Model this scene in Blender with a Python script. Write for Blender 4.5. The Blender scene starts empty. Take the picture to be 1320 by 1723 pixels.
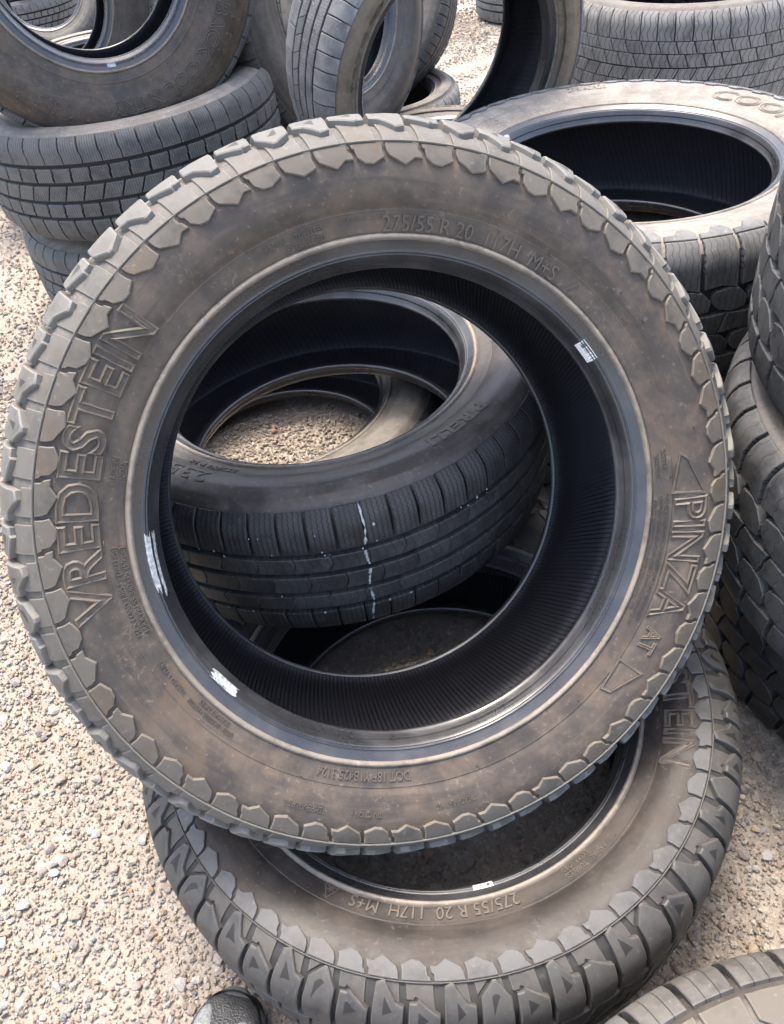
import bpy, bmesh, math, random
import numpy as np
from mathutils import Vector, Matrix

random.seed(7)
RNG = np.random.default_rng(11)
SC = bpy.context.scene
COL = SC.collection
PI = math.pi

# ------------------------------------------------------------------ camera
CAM_H = 1.1167
M = np.array([[0.99502760, -0.07012723, -0.07072661],
              [0.0, -0.71010932, 0.70409144],
              [-0.09959961, -0.70059041, -0.70657837]])     # camera (x right, y down, z forward) -> world
F_PX = 1271.0
cam_d = bpy.data.cameras.new('camera')
cam_d.sensor_fit = 'HORIZONTAL'
cam_d.sensor_width = 36.0
cam_d.lens = F_PX / 1320.0 * 36.0
cam_d.clip_start = 0.02
cam_d.clip_end = 500
cam = bpy.data.objects.new('camera', cam_d)
COL.objects.link(cam)
Rm = Matrix([[M[i][0], -M[i][1], -M[i][2]] for i in range(3)])
cam.matrix_world = Matrix.Translation((0, 0, CAM_H)) @ Rm.to_4x4()
SC.camera = cam

# ------------------------------------------------------------------ sky, sun, exposure
SUN_EL, SUN_AZ = math.radians(72), math.radians(108)     # direction towards the sun, azimuth from +x
world = bpy.data.worlds.new('World')
SC.world = world
world.use_nodes = True
wn = world.node_tree.nodes
wl = world.node_tree.links
bg = wn['Background']
sky = wn.new('ShaderNodeTexSky')
sky.sky_type = 'NISHITA'
sky.sun_disc = False
sky.sun_elevation = SUN_EL
sky.sun_rotation = PI / 2 - SUN_AZ
sky.air_density = 1.0
sky.dust_density = 4.0
sky.ozone_density = 1.0
wl.new(sky.outputs[0], bg.inputs[0])
bg.inputs[1].default_value = 0.15
sun_d = bpy.data.lights.new('sun', 'SUN')
sun_d.energy = 1.15
sun_d.angle = math.radians(20)
sun_d.color = (1.0, 0.95, 0.87)
sun = bpy.data.objects.new('sun', sun_d)
COL.objects.link(sun)
sdir = Vector((math.cos(SUN_EL) * math.cos(SUN_AZ), math.cos(SUN_EL) * math.sin(SUN_AZ), math.sin(SUN_EL)))
sun.rotation_euler = sdir.to_track_quat('Z', 'Y').to_euler()
sun.location = sdir * 20
SC.view_settings.view_transform = 'Standard'
SC.view_settings.look = 'None'
SC.view_settings.gamma = 1.0
SC.view_settings.exposure = 2.08
SC.view_settings.use_white_balance = True      # the phone's own white balance
SC.view_settings.white_balance_temperature = 6820
SC.cycles.max_bounces = 5
SC.cycles.diffuse_bounces = 4
SC.cycles.use_adaptive_sampling = True
SC.cycles.adaptive_threshold = 0.03
SC.cycles.glossy_bounces = 2
SC.cycles.transmission_bounces = 0
SC.cycles.use_denoising = True

# ------------------------------------------------------------------ helpers
def link(o):
    COL.objects.link(o)
    return o

def tag(o, label=None, cat=None, group=None, kind=None):
    if label: o['label'] = label
    if cat: o['category'] = cat
    if group: o['group'] = group
    if kind: o['kind'] = kind
    return o

def mesh_from(name, verts, faces, mat=None, uv=None, uv2=None, smooth=True, sharp=None):
    me = bpy.data.meshes.new(name)
    me.from_pydata([tuple(v) for v in verts], [], [tuple(f) for f in faces])
    if mat: me.materials.append(mat)
    for nm, data in (('uvm', uv), ('blk', uv2)):
        if data is not None:
            lay = me.uv_layers.new(name=nm)
            idx = np.zeros(len(me.loops), dtype=np.int32)
            me.loops.foreach_get('vertex_index', idx)
            lay.data.foreach_set('uv', np.asarray(data, dtype=np.float32)[idx].ravel())
    if smooth:
        me.polygons.foreach_set('use_smooth', np.ones(len(me.polygons), dtype=bool))
        if sharp: me.set_sharp_from_angle(angle=math.radians(sharp))
    me.update()
    return me

def child(name, me, parent, loc=(0, 0, 0), rz=0.0):
    o = link(bpy.data.objects.new(name, me))
    o.parent = parent
    o.location = loc
    o.rotation_euler = (0, 0, rz)
    return o

# ------------------------------------------------------------------ material node helpers
class NT:
    def __init__(s, name):
        s.m = bpy.data.materials.new(name)
        s.m.use_nodes = True
        s.t = s.m.node_tree
        s.n = s.t.nodes
        s.b = s.n['Principled BSDF']
    def node(s, typ, **kw):
        n = s.n.new(typ)
        for k, v in kw.items():
            if k.startswith('i_'):
                key = k[2:]
                n.inputs[int(key) if key.isdigit() else key].default_value = v
            else: setattr(n, k, v)
        return n
    def ln(s, a, b): s.t.links.new(a, b)
    def val(s, x, sock):
        if hasattr(x, 'is_output') or isinstance(x, bpy.types.NodeSocket): s.ln(x, sock)
        else: sock.default_value = x
    def math(s, op, a, b=None, c=None, clamp=False):
        n = s.node('ShaderNodeMath', operation=op, use_clamp=clamp)
        s.val(a, n.inputs[0])
        if b is not None: s.val(b, n.inputs[1])
        if c is not None: s.val(c, n.inputs[2])
        return n.outputs[0]
    def noise(s, vec, scale, detail=4, rough=.55, dist=0.0):
        n = s.node('ShaderNodeTexNoise')
        n.inputs['Scale'].default_value = scale
        n.inputs['Detail'].default_value = detail
        n.inputs['Roughness'].default_value = rough
        n.inputs['Distortion'].default_value = dist
        if vec is not None: s.ln(vec, n.inputs['Vector'])
        return n.outputs['Fac']
    def ramp(s, fac, lo, hi, a=0.0, b=1.0):
        n = s.node('ShaderNodeMapRange', interpolation_type='SMOOTHSTEP')
        s.val(fac, n.inputs[0])
        for i, v in enumerate((lo, hi, a, b)): n.inputs[i + 1].default_value = v
        return n.outputs[0]
    def mix(s, fac, a, b):
        n = s.node('ShaderNodeMix', data_type='RGBA')
        s.val(fac, n.inputs[0])
        for sock, v in ((n.inputs[6], a), (n.inputs[7], b)):
            if isinstance(v, tuple): sock.default_value = (v[0], v[1], v[2], 1)
            else: s.ln(v, sock)
        return n.outputs[2]
    def bump(s, h, strength, dist, prev=None):
        n = s.node('ShaderNodeBump')
        n.inputs['Strength'].default_value = strength
        n.inputs['Distance'].default_value = dist
        s.ln(h, n.inputs['Height'])
        if prev is not None: s.ln(prev, n.inputs['Normal'])
        return n.outputs[0]

def obj_vec(nt, jitter=True):
    tc = nt.node('ShaderNodeTexCoord')
    v = tc.outputs['Object']
    if jitter:
        oi = nt.node('ShaderNodeObjectInfo')
        sc = nt.math('MULTIPLY', oi.outputs['Random'], 37.0)
        ad = nt.node('ShaderNodeVectorMath', operation='ADD')
        nt.ln(v, ad.inputs[0]); nt.ln(sc, ad.inputs[1])
        v = ad.outputs[0]
    return v

_mats = {}
def rubber(name, base, dust, amount=.5, rough=.62, jitter=True, sipe=None, notch=False, ring=False, grain=.5, stain=None, spec=.42, wipe=False, edge=0.0):
    """dusty rubber: dark compound with a film of dust, optional sipes cut in the surface"""
    if name in _mats: return _mats[name]
    nt = NT(name)
    v = obj_vec(nt, jitter)
    n1 = nt.noise(v, 9.0, 3, .6, .6)
    n2 = nt.noise(v, 38.0, 3, .6)
    n3 = nt.noise(v, 160.0, 2, .6)
    f = nt.math('ADD', nt.math('ADD', nt.math('MULTIPLY', n1, .48), nt.math('MULTIPLY', n2, .36)), nt.math('MULTIPLY', n3, .16))
    f = nt.ramp(f, .62 - amount * .5, .80 - amount * .45) if not wipe else nt.ramp(f, .60 - amount * .32, .79 - amount * .28)
    f = nt.math('ADD', nt.math('MULTIPLY', f, .78), .14, clamp=True)
    col = nt.mix(f, base, dust)
    if wipe:
        uw = nt.node('ShaderNodeUVMap', uv_map='uvm')
        mw = nt.node('ShaderNodeMapping'); mw.inputs['Scale'].default_value = (5.0, 70.0, 1.0)
        nt.ln(uw.outputs[0], mw.inputs[0])
        nw = nt.noise(mw.outputs[0], 1.0, 4, .65, .4)
        col = nt.mix(nt.ramp(nw, .50, .70, 0, .55), col, tuple(c * .75 for c in base))
        col = nt.mix(nt.ramp(nw, .30, .42, .35, 0), col, tuple(c * 1.25 for c in dust))
    if wipe:
        # hairline scuffs
        for sc_, w_ in ((34.0, .010),):
            ns = nt.noise(v, sc_, 2, .5, 2.2)
            ban = nt.math('LESS_THAN', nt.math('ABSOLUTE', nt.math('SUBTRACT', ns, .56)), w_)
            gate = nt.ramp(nt.noise(v, 16.0, 2, .5), .56, .66, 0, .4)
            col = nt.mix(nt.math('MULTIPLY', ban, gate), col, tuple(min(1, c * 1.7) for c in dust))
    if stain:
        n4 = nt.noise(v, 7.0, 3, .65, 1.2)
        col = nt.mix(nt.ramp(n4, .52, .70, 0, .65), col, stain)
    sp = nt.ramp(n3, .64, .72, 0, .30)
    lt = tuple(min(1, c * 1.7 + .04) for c in dust)
    col = nt.mix(sp, col, lt)
    if edge > 0:
        ue = nt.node('ShaderNodeUVMap', uv_map='blk')
        se = nt.node('ShaderNodeSeparateXYZ'); nt.ln(ue.outputs[0], se.inputs[0])
        da = nt.math('SUBTRACT', .5, nt.math('ABSOLUTE', nt.math('SUBTRACT', se.outputs[0], .5)))
        dt = nt.math('SUBTRACT', .5, nt.math('ABSOLUTE', nt.math('SUBTRACT', se.outputs[1], .5)))
        dm = nt.math('ADD', nt.math('MINIMUM', da, dt), nt.math('MULTIPLY', nt.math('SUBTRACT', n2, .5), .10))
        col = nt.mix(nt.ramp(dm, .015, .065, edge, 0), col, tuple(min(1, c * 1.55) for c in dust))
    hgt = nt.math('ADD', nt.math('MULTIPLY', n3, .35 * grain), nt.math('MULTIPLY', n2, .8 * grain))
    if sipe or notch:
        uvn = nt.node('ShaderNodeUVMap', uv_map='uvm')
        sx = nt.node('ShaderNodeSeparateXYZ'); nt.ln(uvn.outputs[0], sx.inputs[0])
        u, s_ = sx.outputs[0], sx.outputs[1]
        mask = None
        if sipe:
            p, amp, k, w = sipe
            wob = nt.math('MULTIPLY', nt.math('PINGPONG', nt.math('MULTIPLY', s_, k), 1.0), amp)
            q = nt.math('DIVIDE', nt.math('ADD', nt.math('ADD', u, wob), 10.0), p)
            d = nt.math('ABSOLUTE', nt.math('SUBTRACT', nt.math('FRACT', q), .5))
            mask = nt.math('LESS_THAN', d, w / p)
        if notch:
            un = nt.node('ShaderNodeUVMap', uv_map='blk')
            s2 = nt.node('ShaderNodeSeparateXYZ'); nt.ln(un.outputs[0], s2.inputs[0])
            a, t = s2.outputs[0], s2.outputs[1]
            # small triangular cut, differing from block to block
            oi = nt.node('ShaderNodeObjectInfo')
            rn = nt.math('FRACT', nt.math('MULTIPLY', oi.outputs['Random'], 7.31))
            on = nt.math('GREATER_THAN', oi.outputs['Random'], .3)
            a0 = nt.math('ADD', nt.math('MULTIPLY', rn, .22), .22)
            c1 = nt.math('MULTIPLY', nt.math('GREATER_THAN', a, a0), on)
            c2 = nt.math('LESS_THAN', t, .84)
            sl = nt.math('ADD', nt.math('MULTIPLY', rn, .5), .45)
            c3 = nt.math('GREATER_THAN', t, nt.math('ADD', nt.math('MULTIPLY', nt.math('SUBTRACT', a, a0), sl), .62))
            tri = nt.math('MULTIPLY', nt.math('MULTIPLY', c1, c2), c3)
            if mask is not None:
                mask = nt.math('MULTIPLY', mask, nt.math('LESS_THAN', t, .52))
                mask = nt.math('MAXIMUM', mask, tri)
            else: mask = tri
        col = nt.mix(nt.math('MULTIPLY', mask, .8), col, tuple(c * .35 for c in base))
        hgt = nt.math('SUBTRACT', hgt, nt.math('MULTIPLY', mask, .9))
    bn = nt.bump(hgt, .55, .0022)
    nt.ln(col, nt.b.inputs['Base Color'])
    nt.ln(nt.math('ADD', nt.math('MULTIPLY', f, .25), rough - .12, clamp=True), nt.b.inputs['Roughness'])
    nt.b.inputs['Specular IOR Level'].default_value = spec
    nt.ln(bn, nt.b.inputs['Normal'])
    _mats[name] = nt.m
    return nt.m

def bead_mat(name='bead_rubber', base=(.023, .0235, .026), dust=(.080, .080, .083), rough=.29):
    if name in _mats: return _mats[name]
    nt = NT(name)
    v = obj_vec(nt, False)
    n1 = nt.noise(v, 14.0, 5, .65)
    n2 = nt.noise(v, 90.0, 4, .6)
    un = nt.node('ShaderNodeUVMap', uv_map='uvm')
    mp = nt.node('ShaderNodeMapping'); mp.inputs['Scale'].default_value = (12, 900, 1)
    nt.ln(un.outputs[0], mp.inputs[0])
    n3 = nt.noise(mp.outputs[0], 1.0, 3, .6)
    col = nt.mix(nt.ramp(n1, .42, .75, 0, .55), base, dust)
    col = nt.mix(nt.ramp(n3, .60, .76, 0, .22), col, tuple(c * 1.8 for c in dust))
    nt.ln(col, nt.b.inputs['Base Color'])
    nt.ln(nt.ramp(n1, .3, .7, rough - .05, rough + .12), nt.b.inputs['Roughness'])
    nt.b.inputs['Specular IOR Level'].default_value = .85
    bn = nt.bump(n3, .16, .0008)
    nt.ln(bn, nt.b.inputs['Normal'])
    _mats[name] = nt.m
    return nt.m

def liner_mat(name='liner_rubber', rib=.0075, base=(.042, .042, .048), deep=.12):
    """inside of the casing: fine slanted ribs left by the curing bladder"""
    if name in _mats: return _mats[name]
    nt = NT(name)
    un = nt.node('ShaderNodeUVMap', uv_map='uvm')
    sx = nt.node('ShaderNodeSeparateXYZ'); nt.ln(un.outputs[0], sx.inputs[0])
    q = nt.math('DIVIDE', nt.math('ADD', nt.math('ADD', sx.outputs[0], nt.math('MULTIPLY', sx.outputs[1], .35)), 10.0), rib)
    d = nt.math('ABSOLUTE', nt.math('SUBTRACT', nt.math('FRACT', q), .5))
    m = nt.ramp(d, .06, .20, 0, 1)
    v = obj_vec(nt, False)
    nb = nt.noise(v, 4.5, 3, .6, .8)
    m = nt.math('MAXIMUM', m, nt.ramp(nb, .45, .70, 0, .85))
    n = nt.noise(v, 260.0, 3, .7)
    n1 = nt.noise(v, 8.0, 3, .6)
    col = nt.mix(m, tuple(c * deep for c in base), base)
    col = nt.mix(nt.ramp(n1, .45, .75, 0, .3), col, (.055, .055, .062))
    nt.ln(col, nt.b.inputs['Base Color'])
    nt.b.inputs['Roughness'].default_value = .5
    nt.b.inputs['Specular IOR Level'].default_value = .45
    bn = nt.bump(m, .5, .0012)
    bn = nt.bump(n, .45, .0012, bn)
    nt.ln(bn, nt.b.inputs['Normal'])
    _mats[name] = nt.m
    return nt.m

def plain(name, col, rough=.6, var=.25, scale=60.0, spec=.3):
    if name in _mats: return _mats[name]
    nt = NT(name)
    v = obj_vec(nt, False)
    n = nt.noise(v, scale, 4, .6)
    c = nt.mix(nt.ramp(n, .3, .7), tuple(x * (1 - var) for x in col), tuple(min(1, x * (1 + var * .4)) for x in col))
    nt.ln(c, nt.b.inputs['Base Color'])
    nt.b.inputs['Roughness'].default_value = rough
    nt.b.inputs['Specular IOR Level'].default_value = spec
    nt.ln(nt.bump(n, .3, .001), nt.b.inputs['Normal'])
    _mats[name] = nt.m
    return nt.m

def label_mat():
    nt = NT('barcode_print')
    un = nt.node('ShaderNodeUVMap', uv_map='blk')
    sx = nt.node('ShaderNodeSeparateXYZ'); nt.ln(un.outputs[0], sx.inputs[0])
    cb = nt.node('ShaderNodeCombineXYZ'); nt.ln(nt.math('MULTIPLY', sx.outputs[0], 34.0), cb.inputs[0])
    wn_ = nt.node('ShaderNodeTexWhiteNoise', noise_dimensions='1D')
    nt.ln(nt.math('FLOOR', nt.math('MULTIPLY', sx.outputs[0], 34.0)), wn_.inputs['W'])
    bar = nt.math('GREATER_THAN', wn_.outputs[0], .5)
    zone = nt.math('MULTIPLY', nt.math('GREATER_THAN', sx.outputs[1], .12), nt.math('LESS_THAN', sx.outputs[1], .58))
    edge = nt.math('MULTIPLY', nt.math('GREATER_THAN', sx.outputs[0], .08), nt.math('LESS_THAN', sx.outputs[0], .92))
    m = nt.math('MULTIPLY', nt.math('MULTIPLY', bar, zone), edge)
    nt.ln(nt.mix(nt.math('MULTIPLY', m, .9), (.72, .72, .70), (.03, .03, .03)), nt.b.inputs['Base Color'])
    nt.b.inputs['Roughness'].default_value = .45
    return nt.m
LABEL = label_mat()
PAINT = plain('paint_white', (.44, .47, .47), .6, .45, 240)
BEAD = bead_mat()
LINER = liner_mat()
LINER_SOFT = liner_mat('liner_rubber_smooth', .012, (.030, .030, .035), .6)

# ------------------------------------------------------------------ tyre profile
class Prof:
    """meridian section of a tyre. s = arc length from the crown, positive to the front side"""
    def __init__(p, rim, R, hw, bs, tw, depth=.009):
        p.rim, p.R, p.hw, p.bs, p.tw, p.depth = rim, R, hw, bs, tw, depth
        rb = R - depth
        sh = R - rim
        mr = rim + sh * .70            # mould parting ring
        g = hw - bs
        ctrl = [(rb, 0), (rb - .0006, tw * .4), (rb - .0022, tw * .75), (rb - .0055, tw * .97), (rb - .011, tw + (hw - tw) * .26),
                (rb - .021, tw + (hw - tw) * .62), (mr + .004, hw * .962), (mr, hw * .975), (mr - .012, hw * .993), (rim + sh * .56, hw),
                (rim + sh * .45, hw - g * .06), (rim + sh * .37, hw - g * .17), (rim + .0495, bs + g * .735), (rim + .0485, bs + g * .75), (rim + .0475, bs + g * .735),
                (rim + .036, bs + g * .655), (rim + .0305, bs + g * .615), (rim + .0295, bs + g * .60)]
        p.cas = p.smooth(ctrl, 2)
        q = g / .05
        rdg = [(.0295, .0300), (.0300, .0286), (.0292, .0284), (.0280, .0306), (.0262, .0322), (.0240, .0320), (.0226, .0300), (.0222, .0284)]
        p.ridge = p.smooth([(rim + r_, bs + z_ * q) for r_, z_ in rdg], 2)
        bead = [(rim + r_, bs + z_ * q) for r_, z_ in ((.0222, .0284), (.0205, .0272), (.0165, .0246), (.0128, .0222), (.0124, .0230), (.0114, .0226), (.0110, .0212),
                (.0102, .0208), (.0098, .0214), (.0090, .0206), (.0075, .0180), (.0060, .0146), (.0046, .0116), (.0052, .0104), (.0044, .0088), (.0026, .0046), (.0012, .0022), (0, .0006), (.0002, -.0022), (.003, -.0045))]
        p.bead = p.smooth(bead, 1)
        inn = [(rim + .003, bs - .0045), (rim + .012, bs - .003), (rim + .03, bs + g * .25), (rim + sh * .35, bs + g * .55), (rim + sh * .55, hw - .016),
               (rim + sh * .74, hw - .020), (R - .030, tw + (hw - tw) * .2), (R - .024, tw * .75), (R - .022, tw * .35), (R - .022, 0)]
        p.inn = p.smooth(inn, 2)
        c = np.array(p.cas)
        d = np.sqrt((np.diff(c, axis=0) ** 2).sum(1))
        p.s = np.concatenate([[0], np.cumsum(d)])
        t = np.gradient(c, p.s, axis=0)
        t /= np.linalg.norm(t, axis=1)[:, None] + 1e-12
        p.c = c
        p.n = np.stack([t[:, 1], -t[:, 0]], 1)       # outward
        p.n[0] = (1, 0)
        b = np.array(p.bead)
        p.bsl = np.concatenate([[0], np.cumsum(np.sqrt((np.diff(b, axis=0) ** 2).sum(1)))])
        p.b = b
        tb = np.gradient(b, p.bsl, axis=0); tb /= np.linalg.norm(tb, axis=1)[:, None]
        p.bn = np.stack([tb[:, 1], -tb[:, 0]], 1)
    @staticmethod
    def smooth(pts, it):
        pts = [tuple(q) for q in pts]
        for _ in range(it):
            out = [pts[0]]
            for a, b in zip(pts[:-1], pts[1:]):
                out.append((a[0] * .75 + b[0] * .25, a[1] * .75 + b[1] * .25))
                out.append((a[0] * .25 + b[0] * .75, a[1] * .25 + b[1] * .75))
            out.append(pts[-1])
            pts = out
        return pts
    def at(p, s):
        sg = 1 if s >= 0 else -1
        a = abs(s)
        r = np.interp(a, p.s, p.c[:, 0]); z = np.interp(a, p.s, p.c[:, 1])
        nr = np.interp(a, p.s, p.n[:, 0]); nz = np.interp(a, p.s, p.n[:, 1])
        return r, z * sg, nr, nz * sg
    def P(p, ang, s, h):
        r, z, nr, nz = p.at(s)
        rr = r + h * nr
        return (rr * math.cos(ang), rr * math.sin(ang), z + h * nz)
    def PB(p, ang, sb, h, side=1):
        r = np.interp(sb, p.bsl, p.b[:, 0]); z = np.interp(sb, p.bsl, p.b[:, 1])
        nr = np.interp(sb, p.bsl, p.bn[:, 0]); nz = np.interp(sb, p.bsl, p.bn[:, 1])
        rr = r + h * nr
        return (rr * math.cos(ang), rr * math.sin(ang), (z + h * nz) * side)
    def s_r(p, r):
        """arc length at which the sidewall has radius r"""
        return float(np.interp(-r, -p.c[:, 0], p.s))

def revolve(name, pts, mat, seg, wob=None):
    n = len(pts)
    v, uv, f = [], [], []
    sl = [0.0]
    for a, b in zip(pts[:-1], pts[1:]): sl.append(sl[-1] + math.hypot(a[0] - b[0], a[1] - b[1]))
    rm = max(q[0] for q in pts)
    for i in range(seg + 1):
        an = 2 * PI * i / seg
        ca, sa = math.cos(an), math.sin(an)
        for (r, z), s in zip(pts, sl):
            v.append((r * ca, r * sa, z)); uv.append((an * rm, s))
    for i in range(seg):
        for j in range(n - 1):
            a = i * n + j
            b = (i + 1) * n + j
            f.append((a, b, b + 1, a + 1))
    return mesh_from(name, v, f, mat, uv)

def block_mesh(p, w, s0, s1, mat, h=.009, skew=0.0, ul=None, ur=None, S0=None, S1=None, na=3, ntt=4, bev=.0009, hb=-.001, hfun=None, ush=0.0):
    """one raised piece of rubber: patch over arc widths and section arc lengths, bevelled, with side walls.
    ul/ur: lists (t, du) edge shifts in metres; S0/S1: lists (a, ds) end-line shifts in metres"""
    f1 = lambda L, x: 0.0 if not L else float(np.interp(x, [q[0] for q in L], [q[1] for q in L]))
    A = sorted(set([i / na for i in range(na + 1)] + [q[0] for L in (S0, S1) if L for q in L]))
    T = sorted(set([i / ntt for i in range(ntt + 1)] + [q[0] for L in (ul, ur) if L for q in L]))
    def us(a, t):
        sa, sb = s0 + f1(S0, a), s1 + f1(S1, a)
        s = sa * (1 - t) + sb * t
        L = -w / 2 + f1(ul, t); Rr = w / 2 + f1(ur, t)
        return L * (1 - a) + Rr * a + skew * (t - .5) + ush, s
    ba, bt = min(.3, bev * 1.2 / w), min(.3, bev * 1.2 / max(1e-6, abs(s1 - s0)))
    A = [0] + [a * (1 - 2 * ba) + ba for a in A] + [1]
    T = [0] + [t * (1 - 2 * bt) + bt for t in T] + [1]
    nA, nT = len(A), len(T)
    v, uv, uv2, f = [], [], [], []
    for i, a in enumerate(A):
        for j, t in enumerate(T):
            u, s = us(a, t)
            hh = hfun(a, t) if hfun else h
            if i in (0, nA - 1) or j in (0, nT - 1): hh -= bev
            v.append(p.P(u / p.R, s, hh)); uv.append((u, s)); uv2.append((a, t))
    flip = s1 < s0
    for i in range(nA - 1):
        for j in range(nT - 1):
            q = (i * nT + j, (i + 1) * nT + j, (i + 1) * nT + j + 1, i * nT + j + 1)
            f.append(q[::-1] if flip else q)
    rim = [i * nT for i in range(nA)] + [(nA - 1) * nT + j for j in range(1, nT)] + [i * nT + nT - 1 for i in range(nA - 2, -1, -1)] + [j for j in range(nT - 2, 0, -1)]
    base = len(v)
    for k in rim:
        u, s = uv[k]
        v.append(p.P(u / p.R, s, hb)); uv.append((u, s)); uv2.append(uv2[k])
    m = len(rim)
    for k in range(m):
        q = (rim[k], base + k, base + (k + 1) % m, rim[(k + 1) % m])
        f.append(q[::-1] if flip else q)
    return mesh_from('tread_piece', v, f, mat, uv, uv2, True, 28)

def scatter_blocks(name, meshes, root, n, hwz, phase=0.0, seq=None, skip=None):
    """n copies round the axis; alike pieces share mesh data"""
    for i in range(n):
        if skip and skip(i): continue
        me = meshes[seq[i % len(seq)] if seq else i % len(meshes)]
        child(name, me, root, (0, 0, hwz), phase + 2 * PI * i / n)

# ------------------------------------------------------------------ lettering
_txt = {}
def text_mesh(body, size, outline=0.0, bold=0.0, shear=0.0, extrude=.0008, spacing=1.0, xs=1.0, fill=True):
    cu = bpy.data.curves.new('lettering', 'FONT')
    cu.body = body
    cu.size = size
    cu.shear = shear
    cu.offset = bold
    cu.space_character = spacing
    cu.align_x = 'CENTER'
    cu.align_y = 'CENTER'
    cu.resolution_u = 3
    if outline > 0:
        cu.fill_mode = 'NONE'
        cu.bevel_depth = outline
        cu.bevel_resolution = 0
    else:
        cu.fill_mode = 'FRONT'
        cu.extrude = extrude
    o = link(bpy.data.objects.new('lettering', cu))
    bpy.context.view_layer.update()
    dg = bpy.context.evaluated_depsgraph_get()
    me = bpy.data.meshes.new_from_object(o.evaluated_get(dg))
    bpy.data.objects.remove(o)
    bpy.data.curves.remove(cu)
    n = len(me.vertices)
    co = np.zeros(n * 3, dtype=np.float32)
    me.vertices.foreach_get('co', co)
    co = co.reshape(-1, 3).astype(float)
    faces = [tuple(q.vertices) for q in me.polygons]
    bpy.data.meshes.remove(me)
    co[:, 0] *= xs
    return co, faces

def wrap_text(p, parent, body, ang, r, size, mat, width=None, name='lettering', lift=.0004, side=1, hz=0.0, **kw):
    """raised lettering bent round the sidewall: top of the letters outwards, reading clockwise"""
    co, faces = text_mesh(body, size, **kw)
    if len(co) == 0: return None
    if width:
        wd = co[:, 0].max() - co[:, 0].min()
        co[:, 0] *= width / wd
    sm = p.s_r(r)
    v = [p.P(math.radians(ang) - x / r, sm - y, z + lift) for x, y, z in co]
    me = mesh_from('lettering', v, faces, mat, np.zeros((len(v), 2)), None, True, 35)
    return child(name, me, PARTS[parent.name][0])

def bead_patch(p, parent, name, a0, a1, b0, b1, mat, hz, ragged=0.0, na=14, nb=5, lift=.0005, seed=1, notch=None):
    """thin film lying on the bead: paint or a paper label"""
    rg = random.Random(seed)
    v, uv, f = [], [], []
    L = [rg.uniform(-1, 1) * ragged for _ in range(nb + 1)]
    Rr = [rg.uniform(-1, 1) * ragged for _ in range(nb + 1)]
    lo = [rg.uniform(-.4, .4) * ragged for _ in range(na + 1)]
    hi = [rg.uniform(-.4, .4) * ragged for _ in range(na + 1)]
    for i in range(na + 1):
        for j in range(nb + 1):
            a, t = i / na, j / nb
            e0 = a0 + L[j] * 1.2; e1 = a1 + Rr[j] * 1.2
            an = e0 + (e1 - e0) * a
            s = (b0 + lo[i] * .0012) + ((b1 + hi[i] * .0012) - (b0 + lo[i] * .0012)) * t
            v.append(p.PB(math.radians(an), s, lift)); uv.append((a, t))
    for i in range(na):
        for j in range(nb):
            k = i * (nb + 1) + j
            f.append((k, k + nb + 1, k + nb + 2, k + 1))
    me = mesh_from(name, v, f, mat, uv, uv)
    return child(name, me, PARTS[parent.name][1])

def surf_patch(p, parent, name, u0, s0, pts_w, mat, hz, lift=.001, ang=0.0):
    """thin film on the outer surface: list of (s, u_centre, half_width)"""
    v, f, uv = [], [], []
    for s, u, w in pts_w:
        for k in (-1, 1):
            v.append(p.P(math.radians(ang) + (u + k * w) / p.R, s, lift)); uv.append((u, s))
    for i in range(len(pts_w) - 1):
        a = 2 * i
        f.append((a, a + 1, a + 3, a + 2))
    me = mesh_from(name, v, f, mat, uv, uv, False)
    return child(name, me, parent, (0, 0, hz))

# ------------------------------------------------------------------ tyre assembly
def tyre_root(name, label, centre, axis, p, roll=0.0, group='used tyres in the yard', up=None):
    """Empty at the middle of the underside; local +z is the side that faces out"""
    n = Vector(axis).normalized()
    u = Vector(up) if up is not None else (Vector((0, 1, 0)) if abs(n.z) > .9 else Vector((0, 0, 1)))
    y = (u - n * u.dot(n)).normalized()
    x = y.cross(n)
    R = Matrix((x, y, n)).transposed() @ Matrix.Rotation(math.radians(roll), 3, 'Z')
    o = link(bpy.data.objects.new(name, None))
    o.empty_display_size = .1
    o.matrix_world = Matrix.Translation(Vector(centre) - n * p.hw) @ R.to_4x4()
    tag(o, label, 'tyre', group)
    return o

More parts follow.
